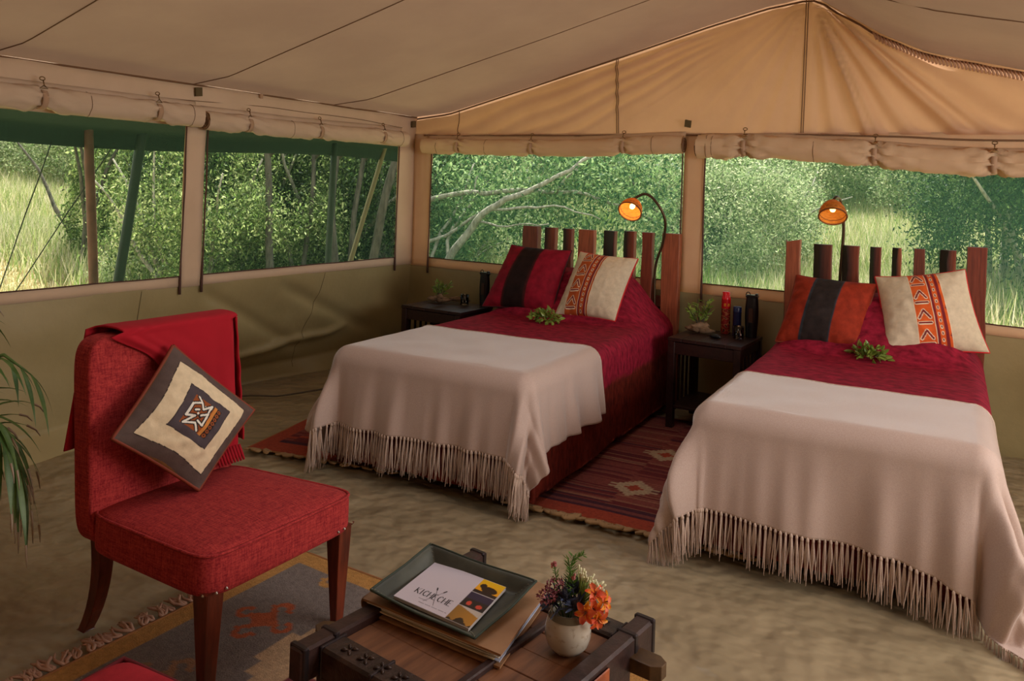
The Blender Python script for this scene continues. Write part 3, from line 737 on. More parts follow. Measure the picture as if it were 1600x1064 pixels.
# ---------------------------------------------------------------- rugs
def rug(name, loc, rz, w, l, colf, nx, ny, label, cat='rug', th=.010, wav=.004):
    T = thing(name, loc, label, cat, None, rz); mb = MB()
    mb.grid(lambda u, v: ((u-.5)*w, (v-.5)*l, th+wav*nz(u*w*5, v*l*5, loc[0])+.002), nx, ny, lambda u, v: colf((u-.5)*w, (v-.5)*l))
    part('weave', mb, rug_m, T, True, True)
    mb = MB(); ed = [(-w/2, -l/2), (w/2, -l/2), (w/2, l/2), (-w/2, l/2), (-w/2, -l/2)]; pts = []
    for p, q in zip(ed, ed[1:]):
        for k in range(20): t = k/20; pts.append((p[0]+(q[0]-p[0])*t, p[1]+(q[1]-p[1])*t, .008))
    mb.tube(pts+[pts[0]], .006, 5); part('edge', mb, M('rug_edge_'+name, (150, 100, 60) if cat != 'x' else (0, 0, 0), rough=1), T, True)
    return T
gold, slate, tanc, rustc, mar, olv, drk = [lin(c) for c in ((176, 128, 68), (118, 106, 100), (180, 148, 114), (166, 82, 46), (110, 50, 54), (140, 132, 76), (60, 44, 44))]
def jag(x, k=.012): return round(x/k)*k
def frontrug(x, y):
    # x from the fringe end (-) to far, y to the window side (+)
    X = x+.95; Yr = .85-y; sp = .5+.5*nz(x*90, y*90)
    if X < .085 or Yr < .085 or Yr > 1.6: return gold
    base = slate if X < .50+.04*round(2*math.sin(Yr*9)) else tanc
    if X < .50:
        cy = (Yr+.16) % .40; n = int((Yr+.16)/.40); px, py = X-.285, cy-.20
        c = [gold, rustc, lin((150, 112, 84)), gold][n % 4]
    else:
        cy = (Yr+.30) % .62; n = int((Yr+.3)/.62); cx = (X-.50) % .62; px, py = cx-.30, cy-.31
        px *= .62; py *= .72; c = mar
    px, py = jag(px, .008), jag(py, .008)
    if abs(px)+abs(py)*1.1 < .062: return rustc if (abs(px)+abs(py) < .03) else c
    r1 = abs(math.hypot(px, abs(py)-.085)-.030)
    if r1 < .011 and not (px > 0 and abs(py) < .08): return c
    r2 = abs(math.hypot(abs(px)-.085, py)-.026)
    if r2 < .010 and not (py < 0 and abs(px) < .08): return c
    if X > .5 and abs(px) < .03 and abs(py) < .12: return olv if abs(py) < .05 else c
    if X > .5 and abs(abs(px)-.12) < .010 and abs(py) < .05: return mar
    return base
RF = rug('rug', (2.90, -4.0, 0), 0, 1.9, 1.7, frontrug, 260, 230, 'gold-bordered slate and tan wool rug under the red chair and coffee table', th=.009)
RT = []
for k in range(6):
    mb = MB(); rr = random.Random(k+50)
    for j in range(5):
        a = rr.uniform(-.35, .35); pts = [(0, 0, .006)]
        for q in range(1, 6): t = q/5; pts.append((-t*.85+.05*math.sin(t*5+j), a*t*.7+.12*math.sin(t*4+k+j), .02+.05*abs(math.sin(t*3+j))+.01*j))
        mb.tube(pts, [.05, .06, .06, .055, .05, .02], 5)
    RT.append(mesh_of(mb, 'tassel', rugfr_m, True))
for k in range(46):
    y = -.84+1.68*k/45; o = link('tassel', RT[k % 6], RF, (-.955, y+random.uniform(-.008, .008), .006), (0, 0, random.uniform(-.35, .35)), .085*random.uniform(.8, 1.2))
brick, wine, purp, sand = [lin(c) for c in ((156, 62, 40), (104, 34, 36), (70, 30, 44), (176, 152, 122))]
def kilim(x, y):
    Yr = y+.9   # from the front end
    if Yr < .11: return brick
    if Yr < .135: return purp
    if Yr < .165: return lin((120, 60, 56))
    if Yr < .20: return purp
    # stepped stars
    for (cx, cy) in ((-.10, .46), (.38, .46), (-.10, 1.05), (.38, 1.05), (.62, .75)):
        a = abs(jag(x-cx, .02)); b = abs(jag(Yr-cy, .018)); d = max(a, b)+.5*min(a, b); d = a+b*1.25
        if d < .055: return brick
        if d < .145 and not (a > .085 and b < .012): return sand
    k = jag(Yr, .012)*100+jag(x+.03*nz(Yr*80), .3)*3; h = nz(k*1.7, 3)
    return wine if h < -.1 else lin((128, 62, 54)) if h < .12 else lin((146, 96, 74)) if h < .3 else purp
RK = rug('rug', (2.86, -1.27, 0), .08, 1.16, 1.8, kilim, 150, 300, 'striped red kilim with stepped cream stars, lying between the two beds', th=.010)
TT = []
for k in range(5):
    mb = MB(); rr = random.Random(k+90)
    for j in range(3):
        pts = [(j*.1-.1, .1, .05)]
        for q in range(1, 8): t = q/7; pts.append((j*.15-.15+.35*math.sin(t*5+k), -.55*math.sin(t*PI*.9)-.1*t, .10+.12*abs(math.sin(t*4+k))))
        mb.tube(pts, [.09, .1, .11, .11, .11, .10, .09, .06], 6)
    TT.append(mesh_of(mb, 'tassel', tanyarn, True))
for k in range(22):
    link('tassel', TT[k % 5], RK, (-.57+1.14*k/21, -.905, .004), (0, 0, random.uniform(-.5, .5)), .07*random.uniform(.8, 1.15))
def kilim2(x, y):
    Yr = y+.8
    if Yr < .15 or x < -.36: return brick
    if Yr < .18: return purp
    h = nz(jag(Yr, .012)*170+jag(x, .2)*3, 3)
    return wine if h < .0 else lin((128, 62, 54)) if h < .2 else brick
RL = rug('rug', (1.08, -1.55, 0), .22, .9, 1.6, kilim2, 90, 160, 'plain brick red kilim on the far side of the left bed, half under it', th=.010)
for k in range(14):
    link('tassel', TT[(k+2) % 5], RL, (-.44+.88*k/13, -.805, .004), (0, 0, random.uniform(-.5, .5)), .06*random.uniform(.8, 1.1))
mb = MB(); mb.tube([(-.12, -1.9, .02), (.0, -1.70, .012), (.14, -1.60, .01), (.2, -1.45, .012), (.25, -1.25, .01), (.6, -1.1, .012), (1.0, -1.0, .01)], .006, 6)
solo('floor_cable', mb, M('grey_cable', (90, 80, 66), rough=.7), 'thin grey cable lying on the floor along the left wall', 'cable', smooth=True)

# ---------------------------------------------------------------- coffee table
TB = thing('coffee_table', (2.972, -4.201, 0), 'low carved dark wood coffee table with iron-bound beams and teak boards', 'table', rz=math.radians(-6.3))
ZT = .45; Wt, Lt = .585, .65
for x in (.026, Wt-.026):
    mb = MB(); mb.cbox((x, Lt/2, ZT-.036), (.048, Lt, .078), .006)
    be = part('side_beam', mb, iron_wood, TB)
    for y in (.012, .10, Lt-.10, Lt-.012):
        mb = MB(); mb.cbox((x, y, ZT-.036), (.053, .016, .083), .003); part('iron_band', mb, M('iron_band', (58, 50, 52), rough=.35, metal=.7), be)
for y, nm in ((.085, 'front_beam'), (Lt-.085, 'rear_beam')):
    mb = MB(); mb.cbox((Wt/2, y, ZT-.042), (Wt-.10, .072, .07), .006); fb = part(nm, mb, carved, TB)
    for k in range(8):
        cx = .11+k*.053
        mb = MB()
        for q in range(4):
            a = q*PI/2+PI/4; mb.tube([(cx+.004*math.cos(a), y+.004*math.sin(a), ZT-.0065), (cx+.012*math.cos(a), y+.012*math.sin(a), ZT-.004), (cx+.020*math.cos(a), y+.020*math.sin(a), ZT-.0065)], [.002, .005, .002], 6)
        part('carved_rosette', mb, carved, fb, True)
    for x in (.055, .215, .375, Wt-.055):
        mb = MB(); mb.cbox((x, y, ZT-.041), (.008, .076, .074), .002); part('iron_band', mb, M('iron_band', (0, 0, 0)), fb)
mb = MB(); mb.cbox((Wt/2, Lt/2, ZT-.022), (.026, Lt-.24, .024), .003)
mb = MB(); mb.cbox((.375, Lt/2+.0, ZT-.014), (.020, Lt-.24, .016), .003); part('cross_batten', mb, iron_wood, TB)
nb = 5; yy = .122; bw = (Lt-.244)/nb
for k in range(nb):
    mb = MB(); mb.cbox((Wt/2, yy+bw*(k+.5), ZT-.026-.0008*(k % 2)), (Wt-.10, bw-.0014, .016), .0015)
    o = part('board', mb, teak, TB)
for x in (.075, Wt-.075):
    for y in (.085, Lt-.085):
        mb = MB(); mb.box((x, y, .19), (.065, .065, .38), top=1.1); part('leg', mb, iron_wood, TB, bevel=.004)
for x, y in ((-.035, .150), (Wt+.035, .150), (-.035, Lt-.10), (Wt+.035, Lt-.10)):
    s = -1 if x < 0 else 1
    mb = MB(); a = .028
    pr = [(-s*.04, -a), (s*.015, -a), (s*.037, -a*.45), (s*.037, a*.45), (s*.015, a), (-s*.04, a)]
    vs = [(x+p, y+q, ZT-.070) for p, q in pr]+[(x+p, y+q, ZT-.036) for p, q in pr]
    fs = [tuple(range(5, -1, -1)), tuple(range(6, 12))]+[(i, (i+1) % 6, 6+(i+1) % 6, 6+i) for i in range(6)]
    mb.add(vs, fs); part('tenon_peg', mb, M('peg_wood', (62, 42, 24), (92, 66, 38), ns=20, rough=.45), TB, bevel=.002)
# painted panel on the outer face of the right beam
mb = MB(); mb.cbox((Wt+.001, .30, ZT-.036), (.006, .24, .05), .002); part('inlay_panel', mb, M('inlay', (120, 50, 24), (176, 92, 50), ns=20, rough=.4), TB)

# folder and tray on the table: four measured corners each
def quadmap(P00, P10, P11, P01):
    P00, P10, P11, P01 = [Vector(p) for p in (P00, P10, P11, P01)]
    return lambda u, v: (P00*(1-u)+P10*u)*(1-v)+(P01*(1-u)+P11*u)*v
FQ = quadmap((2.995, -3.975, 0), (3.400, -3.985, 0), (3.345, -3.655, 0), (2.958, -3.645, 0))
FD = thing('document_folder', (3.18, -3.82, .434), 'tan leather folder stuffed with papers on the coffee table, under the green tray', 'folder'); fo = Vector(FD.location)
def slab(q, z0, z1, inset=0, name='x', mat=None, parent=None, wav=0, ox=0, oy=0, org=fo, bevel=.002, n=14, curl=0):
    mb = MB()
    def pt(u, v, z):
        U = inset+u*(1-2*inset); V = inset+v*(1-2*inset); p = q(U, V); e = max(abs(u*2-1), abs(v*2-1))
        return Vector((p.x+ox, p.y+oy, z+wav*nz(u*3, v*3, z0*99)+curl*e**4))-org
    mb.grid(lambda u, v: pt(u, v, z1), n, n)
    k = len(mb.v)
    mb.grid(lambda v, u: pt(u, v, z0), n, n)
    bd = [(i/n, 0) for i in range(n)]+[(1, i/n) for i in range(n)]+[(1-i/n, 1) for i in range(n)]+[(0, 1-i/n) for i in range(n)]
    vs = [pt(u, v, z0) for u, v in bd]+[pt(u, v, z1) for u, v in bd]; m = len(bd)
    mb.add(vs, [(i, (i+1) % m, m+(i+1) % m, m+i) for i in range(m)])
    return part(name, mb, mat, parent)
slab(FQ, .4335, .4385, 0, 'back_cover', leathert, FD, .001)
for k in range(7):
    slab(FQ, .4395+k*.0032, .4420+k*.0032, .022+.004*(k % 3), 'paper_sheet', M('paper_%d' % (k % 3), [(206, 198, 184), (180, 184, 204), (196, 178, 148)][k % 3], rough=.8), FD, .0015, ox=.006*math.sin(k*2.1), oy=.007*math.cos(k*1.7))
slab(FQ, .4625, .4675, -.004, 'front_cover', leathert, FD, .002)
mb = MB(); mb.tube([FQ(1, v)+Vector((.004, 0, .451))-fo for v in np.linspace(0, .97, 12)], .013, 8, flat=.9)
mb = MB(); vs = []
for v in np.linspace(0.02, 1, 14):
    for a in np.linspace(-PI/2, PI/2, 7): vs.append(FQ(0, v)+Vector((-.012*math.cos(a), 0, .4505+.0155*math.sin(a)))-fo)
mb.add(vs, [(i*7+j, i*7+j+1, (i+1)*7+j+1, (i+1)*7+j) for i in range(13) for j in range(6)]); part('spine', mb, leathert, FD, True, solid=.003)
TQ = quadmap((3.018, -3.978, .495), (3.334, -3.989, .482), (3.341, -3.720, .505), (3.018, -3.734, .520))
TR = thing('valet_tray', (3.18, -3.86, .469), 'dark green leather tray with stitched corners lying on the tan folder', 'tray'); to = Vector(TR.location)
def traypt(u, v):
    p = TQ(u, v); a, b = u*2-1, v*2-1; e = max(abs(a), abs(b)); k = sstep(.74, 1.0, e)
    dip = 1-.30*math.exp(-((min(abs(a), abs(b)))/.6)**2)*(1 if (e == abs(b) and b < 0) or (e == abs(a) and a > 0) else .35)
    return Vector((p.x, p.y, .4712+(p.z-.4712)*k*dip))-to
mb = MB(); mb.grid(traypt, 60, 60); part('tray_body', mb, leatherg, TR, True, solid=.004)
bd = [(u, 0) for u in np.linspace(0, 1, 20)]+[(1, u) for u in np.linspace(0, 1, 20)]+[(u, 1) for u in np.linspace(1, 0, 20)]+[(0, u) for u in np.linspace(1, 0, 20)]
mb = MB(); mb.tube([traypt(u, v)+Vector((0, 0, .001)) for u, v in bd], .003, 5); part('rim_stitching', mb, M('dark_green_edge', (44, 54, 42), rough=.7), TR, True)
stm = M('pale_thread', (120, 118, 100), rough=.8)
for (cu, cv) in ((1, 1), (0, 1), (1, 0), (0, 0)):
    for k in range(7):
        t = k/6; u = cu+(.5-cu)*(.02+.22*t); v = cv+(.5-cv)*(.02+.22*t); p = traypt(u, v)+Vector((0, 0, .004))
        mb = MB(); mb.cbox(p, (.005, .0022, .002), .0006, Euler((0, 0, .9+1.2*(cu != cv))).to_matrix()); part('stitch', mb, stm, TR)
# booklet
BQ = quadmap((3.070, -3.952, 0), (3.303, -3.968, 0), (3.275, -3.757, 0), (3.048, -3.745, 0))
BK = thing('booklet', (3.17, -3.86, .476), 'white booklet with lettering and three sunset photographs, lying in the green tray', 'booklet'); bo = Vector(BK.location)
slab(BQ, .4775, .4845, .004, 'pages', paper_m, BK, 0, org=bo)
def booklet_col(u, v):
    if u < .70: return lin((206, 196, 206))
    x = (u-.70)/.30; k = int(v*3); y = v*3-k
    if y < .02 or y > .98: return lin((200, 190, 190))
    if k == 2:
        body = math.hypot((x-.55)/.34, (y-.40)/.22) < 1 or math.hypot((x-.22)/.14, (y-.55)/.16) < 1 or y < .2
        return lin((30, 14, 12)) if body else lin((236, 150+int(40*y), 20))
    if k == 1:
        if math.hypot((x-.28)/.10, (y-.28)/.14) < 1 or math.hypot((x-.72)/.12, (y-.25)/.12) < 1: return lin((210, 70, 50))
        return lin((34, 26, 62)) if y > .55 else lin((24, 16, 24))
    if math.hypot((x-.5)/.2, (y-.05)/.3) < 1 or y < .1+.06*math.sin(x*20): return lin((36, 22, 14))
    if y+x*.35 > 1.02: return lin((196, 184, 172))
    return lin((150+int(40*x), 106+int(24*x), 44))
mb = MB(); mb.grid(lambda u, v: BQ(u, v)+Vector((0, 0, .4862))-bo, 120, 90, booklet_col)
part('cover', mb, M('glossy_print', (0, 0, 0), attr=True, rough=.3, coat=.2), BK, False, True)
ink = M('ink', (60, 54, 58), rough=.6)
def strokes_letter(ch):
    S = {'K': [(0, 0, 0, 1, 1), (0, .5, .6, 1, .4), (.12, .55, .65, 0, 1)], 'I': [(.1, 0, .1, 1, 1)], 'C': [(.60, .80, .4, 1, .6), (.4, 1, .12, .85, .8), (.12, .85, 0, .5, 1), (0, .5, .12, .15, 1), (.12, .15, .4, 0, .8), (.4, 0, .60, .2, .6)],
         'H': [(0, 0, 0, 1, 1), (.6, 0, .6, 1, 1), (0, .5, .6, .5, .4)], 'E': [(0, 0, 0, 1, 1), (0, 1, .5, 1, .5), (0, .5, .42, .5, .4), (0, 0, .55, 0, .5)]}
    return S[ch]
def write_flat(word, q, u0, v0, h, adv, z, parent, org, mat, name='lettering'):
    mb = MB(); u = u0
    asp = (q(1, 0)-q(0, 0)).length/(q(0, 1)-q(0, 0)).length
    for ch in word:
        for (a, b, c, d, wt) in strokes_letter(ch):
            P1 = q(u+a*h/asp*.72, v0+b*h); P2 = q(u+c*h/asp*.72, v0+d*h); dd = (P2-P1); nn = Vector((-dd.y, dd.x, 0)).normalized()*h*.0105*wt*(q(0, 1)-q(0, 0)).length/.18*1.0
            mb.add([P1-nn+Vector((0, 0, z))-org, P2-nn+Vector((0, 0, z))-org, P2+nn+Vector((0, 0, z))-org, P1+nn+Vector((0, 0, z))-org], [(0, 1, 2, 3)])
        u += adv*(.56 if ch == 'I' else 1)
    return part(name, mb, mat, parent)
def bmap(u, v): return BQ(u, v)
write_flat('KICHECHE', bmap, .15, .22, .12, .0665, .4866, BK, bo, ink)
mb = MB()
for (a, b, c, d, r) in ((.33, .12, .46, .46, .0005), (.47, .12, .34, .46, .0005), (.445, .42, .465, .47, .0022), (.355, .42, .335, .47, .0018)):
    mb.tube([bmap(a, b)+Vector((0, 0, .4866))-bo, bmap(c, d)+Vector((0, 0, .4866))-bo], r, 4, flat=.2)
part('crossed_spears', mb, ink, BK)
mb = MB()
for k in range(30):
    u = .30+k*.0125
    if k % 7 != 6: mb.box(bmap(u, .085)+Vector((0, 0, .4864))-bo, (.0013, .0022, .0004))
for k in range(9): mb.box(bmap(.26+k*.013, .155)+Vector((0, 0, .4864))-bo, (.0013, .002, .0004))
part('small_print', mb, M('grey_ink', (120, 112, 116), rough=.6), BK)

# ---------------------------------------------------------------- vase and flowers
VZ = .436; VC = Vector((3.49, -3.835, VZ))
VS = thing('vase', VC, 'round speckled cream vase holding flowers on the coffee table', 'vase')
prof = [(.001, .001), (.025, .0), (.037, .004), (.048, .018), (.0535, .038), (.0535, .055), (.048, .073), (.041, .086), (.0385, .092), (.036, .091), (.036, .086), (.043, .07), (.044, .045), (.03, .014), (.001, .01)]
mb = MB(); mb.lathe(prof, 40); part('body', mb, vase_m, VS, True)
mb = MB(); mb.lathe([(.0470, .0795), (.0412, .0885), (.0392, .0935), (.0365, .0925)], 40); part('glass_rim', mb, M('smoky_glaze', (92, 84, 66), rough=.1, coat=.6), VS, True)
def flower_thing(name, label): 
    return thing(name, VC+Vector((0, 0, .03)), label, 'flower', 'flowers in the speckled vase')
def leafquad(mb, p, d, n, L, W, col=None, curl=.2):
    d = d.normalized(); s = d.cross(n).normalized(); n2 = s.cross(d)
    vs = [p, p+d*L*.35+s*W/2+n2*W*.1, p+d*L*.35-s*W/2+n2*W*.1, p+d*L*.75+s*W*.36-n2*L*curl*.3, p+d*L*.75-s*W*.36-n2*L*curl*.3, p+d*L-n2*L*curl, p+d*L*.4-n2*W*.12]
    mb.add(vs, [(0, 1, 6), (0, 6, 2), (1, 3, 6), (2, 6, 4), (3, 5, 6), (4, 6, 5)], col)
def rv(rr, zmin=-1):
    while True:
        v = Vector((rr.uniform(-1, 1), rr.uniform(-1, 1), rr.uniform(zmin, 1)))
        if .1 < v.length < 1: return v.normalized()
# camera-right on the table is (.856,.515): offsets below use it as the "right" axis of the bouquet
Rg = Vector((.856, .515, 0)); Fg = Vector((.515, -.857, 0))   # Fg points to the camera
def bq(r, f, z): return Rg*r+Fg*f+Vector((0, 0, z))
def stem(mb, p, r=.0015): mb.tube([Vector((p.x*.1, p.y*.1, 0)), Vector((p.x*.35, p.y*.35, .05)), p*.75+Vector((0, 0, .01)), p], r, 5)
gst = M('stem_green', (76, 96, 44), rough=.6)
rr = random.Random(5)
for k, (p, R0) in enumerate(((bq(-.012, .012, .098), .030), (bq(.012, .02, .085), .026), (bq(-.035, .0, .085), .024), (bq(.018, -.005, .11), .026))):
    T = flower_thing('thistle', ['blue-black spiky thistle at the front centre of the vase bouquet', 'dark navy thistle low beside the orange lilies', 'slate blue thistle leaning out on the left of the bouquet', 'dark thistle standing behind the lilies'][k])
    mb = MB(); stem(mb, p); part('stem', mb, gst, T, True)
    mb = MB(); mb.lathe([(.0005, .018), (.006, .015), (.009, .006), (.009, -.004), (.005, -.012), (.0005, -.013)], 12, p); part('cone', mb, M('thistle_cone', (36, 34, 44), (70, 66, 78), ns=200, rough=.8, bump=1, bs=300), T, True)
    mb = MB()
    for q in range(34):
        v = rv(rr, -.4); leafquad(mb, p+Vector((0, 0, -.008)), v+Vector((0, 0, .35)), rv(rr), R0*rr.uniform(.9, 1.9), .0055, curl=.05)
    part('bracts', mb, M('thistle_blue', (38, 48, 74), (74, 86, 118), ns=60, rough=.6), T)
def sprig(T, base, tip, n, L, W, mat, seedv, bend=.01):
    rr = random.Random(seedv); mb = MB(); pts = [base.lerp(tip, t)+Vector((bend*math.sin(t*PI), 0, 0)) for t in np.linspace(0, 1, 7)]
    mb.tube(pts, .0012, 5); part('stem', mb, gst, T, True)
    mb = MB()
    for k in range(n):
        t = .25+.75*k/n; p = base.lerp(tip, t)+Vector((bend*math.sin(t*PI), 0, 0)); v = rv(rr, -.2); v = (v-(tip-base).normalized()*v.dot((tip-base).normalized())).normalized()
        leafquad(mb, p, v+(tip-base).normalized()*.8, rv(rr), L*rr.uniform(.7, 1.1), W, curl=.1)
    part('needles', mb, mat, T)
ros = M('needle_green', (70, 118, 44), (120, 160, 70), ns=60, rough=.6, transl=.2)
T = flower_thing('rosemary_sprig', 'tall green needle-leaved sprig topping the bouquet'); sprig(T, bq(0, 0, .04), bq(-.005, 0, .178), 90, .022, .0028, ros, 1); 
T = flower_thing('rosemary_sprig', 'green sprig bent to the right at its tip, tallest in the bouquet'); sprig(T, bq(0, -.01, .04), bq(.008, 0, .186), 80, .020, .0026, ros, 2, bend=-.008); sprig(T, bq(.004, 0, .176), bq(.030, 0, .19), 30, .016, .0024, ros, 3, 0)
T = flower_thing('rosemary_sprig', 'thin green sprig with pink buds standing at the left of the bouquet'); sprig(T, bq(-.012, 0, .04), bq(-.036, 0, .158), 60, .014, .002, ros, 4, 0)
mb = MB()
for k in range(9): v = rv(rr); mb.lathe([(.0003, .004), (.003, .002), (.003, -.002), (.0003, -.004)], 6, bq(-.037, 0, .162)+v*.006)
for k in range(5): v = rv(rr); mb.lathe([(.0003, .005), (.003, .002), (.003, -.002), (.0003, -.004)], 6, bq(.008, .012, .144)+v*.004)
part('bud', mb, M('pink_bud', (186, 110, 110), rough=.7), T, True)
for k, p in enumerate((bq(-.052, .012, .098), bq(-.034, .005, .118))):
    T = flower_thing('pink_cluster', ['dusky maroon cluster of tiny blossoms hanging at the far left of the bouquet', 'dusky pink cluster of tiny blossoms above the left thistle'][k])
    mb = MB(); stem(mb, p); part('stem', mb, gst, T, True); mb = MB()
    for q in range(110):
        v = rv(rr); c = p+Vector((v.x*.019, v.y*.019, v.z*.016)); leafquad(mb, c, rv(rr), rv(rr), .007, .005, curl=.3)
    part('blossoms', mb, M('dusky_pink', (112, 48, 62), (170, 104, 112), ns=80, rough=.7), T, kind='stuff')
T = flower_thing('white_bud_spray', 'spray of slim cream buds on green stalks at the right back of the bouquet'); mb = MB(); mg = MB()
for k in range(44):
    a = k/43; p = bq(.018+.066*a+rr.uniform(-.006, .006), rr.uniform(-.02, .020), .158-.040*a+rr.uniform(-.012, .006)); d = (p-bq(.02, 0, .07)).normalized()
    mg.tube([bq(.02, 0, .07), p-d*.012], .0009, 4); mb.tube([p-d*.014, p-d*.008, p-d*.002, p], [.0010, .0016, .0028, .0008], 6)
part('stalks', mg, M('lime_stem', (130, 150, 60), rough=.6), T, True); part('buds', mb, M('cream_bud', (222, 218, 180), rough=.5), T, True, kind='stuff')
lil1 = M('lily_orange', (232, 92, 50), (240, 170, 40), ns=40, rough=.5, transl=.2, contrast=(.42, .56)); lil2 = M('lily_coral', (222, 84, 62), (236, 120, 70), ns=40, rough=.5, transl=.2)
for k, (p, fd) in enumerate(((bq(.050, .030, .084), bq(.3, .9, .1)), (bq(.072, .018, .090), bq(.8, .5, .2)), (bq(.056, .020, .104), bq(.2, .5, .8)), (bq(.060, .036, .068), bq(.4, .9, -.3)), (bq(.038, .038, .078), bq(-.4, .8, .2)))):
    T = flower_thing('orange_lily', ['orange and yellow lily facing the camera in the vase', 'orange lily at the far right of the bouquet', 'upper orange lily opening upwards with yellow inner petals', 'lowest coral lily drooping over the vase rim', 'coral lily half hidden next to the dark thistle'][k])
    fd = fd.normalized(); a = fd.orthogonal().normalized(); b = fd.cross(a)
    mb = MB(); stem(mb, p); part('stem', mb, gst, T, True)
    for q in range(6):
        an = q*PI/3+k*.4; v = a*math.cos(an)+b*math.sin(an); mb = MB(); n, m = 6, 4
        def pf(u, v_):
            t = u; wd = .0085*math.sin(PI*(.12+.80*t))**.8*(1 if q % 2 else .75); c = p+fd*(.006+.016*t-.012*t*t)+v*(.002+.024*t**1.2)
            return c+v.cross(fd)*wd*(v_*2-1)+fd*(.004*(v_*2-1)**2)
        mb.grid(pf, n, m); part('petal', mb, lil1 if q % 2 == 0 else lil2, T, True)
    mb = MB()
    for q in range(5): d = (fd+rv(rr)*.25).normalized(); mb.tube([p, p+d*.018], [.0005, .0009], 4)
    part('stamens', mb, M('stamen', (120, 60, 30), rough=.6), T)

# ---------------------------------------------------------------- nightstands
def nightstand(loc, rz, w, d, label):
    T = thing('nightstand', loc, label, 'nightstand', 'dark wooden nightstands', rz); h = .58
    for k in range(5):
        mb = MB(); mb.cbox((w*(k+.5)/5, -d/2, h-.012), (w/5-.0015, d, .022), .002); part('top_board', mb, darkwood, T)
    for x in (.025, w-.025):
        for y in (-.025, -d+.025): mb = MB(); mb.cbox((x, y, (h-.024)/2+.002), (.045, .045, h-.028), .003); part('leg', mb, darkwood, T)
    for y in (-.02, -d+.02): mb = MB(); mb.cbox((w/2, y, h-.065), (w-.09, .02, .075), .002); part('apron', mb, darkwood, T)
    for x in (.02, w-.02):
        mb = MB(); mb.cbox((x, -d/2, h-.055), (.02, d-.09, .055), .002); part('apron', mb, darkwood, T)
        mb = MB(); mb.cbox((x, -d/2, .12), (.02, d-.09, .03), .002); part('side_rail', mb, darkwood, T)
        for k in range(5): mb = MB(); mb.cbox((x, -d*(k+1.2)/6.4, .315), (.012, .02, .37), .002); part('slat', mb, darkwood, T)
    mb = MB(); mb.cbox((w/2, -d/2, .145), (w-.045, d-.03, .018), .002); part('shelf', mb, darkwood, T)
nightstand((.50, -.30, 0), 0, .54, .44, 'dark wooden nightstand in the tent corner left of the left bed')
nightstand((2.56, -.14, 0), -.03, .47, .47, 'dark wooden slatted nightstand between the two beds')
NZ = .58
def tumbler(x, y, label):
    mb = MB(); mb.lathe([(.001, .0), (.031, .0), (.033, .080), (.0315, .080), (.0295, .006), (.001, .006)], 28, (x, y, NZ)); T = solo('drinking_glass', mb, glass_m, label, 'glass', 'tumblers on the nightstands', smooth=True); return T
tumbler(.848, -.41, 'clear glass tumbler on the corner nightstand'); tumbler(2.925, -.35, 'clear glass tumbler on the nightstand between the beds')
def cutting(x, y, label, seedv, n=70, hh=.15, z=NZ, spread_=.75):
    rr = random.Random(seedv); T = thing('leafy_cutting', (x, y, z+.03), label, 'plant', 'leafy cuttings in driftwood holders'); mb = MB(); ml = MB()
    for k in range(9):
        d = Vector((rr.uniform(-1, 1)*spread_, rr.uniform(-1, 1)*spread_, 1)).normalized(); L = hh*rr.uniform(.7, 1.15); mb.tube([(0, 0, 0), d*L*.5+Vector((0, 0, .01)), d*L], .0022, 5)
        for q in range(n//9):
            t = .35+.65*q/(n//9); v = rv(rr, -.2); leafquad(ml, d*L*t, v+d*.5, rv(rr), .045*rr.uniform(.7, 1.2), .018, curl=.25)
    part('stem', mb, bark, T, True); part('leaves', ml, glossleaf, T, kind='stuff'); return T
def drift(x, y, label, seedv):
    rr = random.Random(seedv); T = thing('driftwood_holder', (x, y, NZ), label, 'ornament', 'driftwood holders'); 
    for k in range(4):
        a = k*1.6+seedv; mb = MB(); pts = []
        for q in range(8):
            t = q/7-.5; pts.append((math.cos(a)*t*.15*(1+.2*k)+.01*nz(q, k, seedv), math.sin(a)*t*.08+.012*nz(q*.7, k+3, seedv), .024+.018*abs(nz(q*.5, k+5, seedv))+.022*(k == 2)))
        mb.tube(pts, [.006, .018, .022, .019, .024, .020, .012, .004], 9); part('wood_piece', mb, drift_m, T, True)
    return T
drift(.64, -.45, 'gnarled driftwood holder on the corner nightstand', 2); cutting(.64, -.45, 'small bright green leafy cutting in driftwood in the tent corner', 3, 63, .14)
drift(2.665, -.33, 'gnarled pale driftwood holder on the nightstand between the beds', 1); cutting(2.665, -.33, 'glossy green leafy cutting in driftwood on the middle nightstand', 4, 81, .20)
mb = MB(); mb.tube([(.70, -.40, NZ+.03), (.76, -.38, NZ+.035), (.86, -.36, NZ+.028)], [.012, .02, .01], 8); solo('wood_stub', mb, drift_m, 'short dark stub of driftwood lying behind the tumbler on the corner nightstand', 'driftwood', smooth=True)
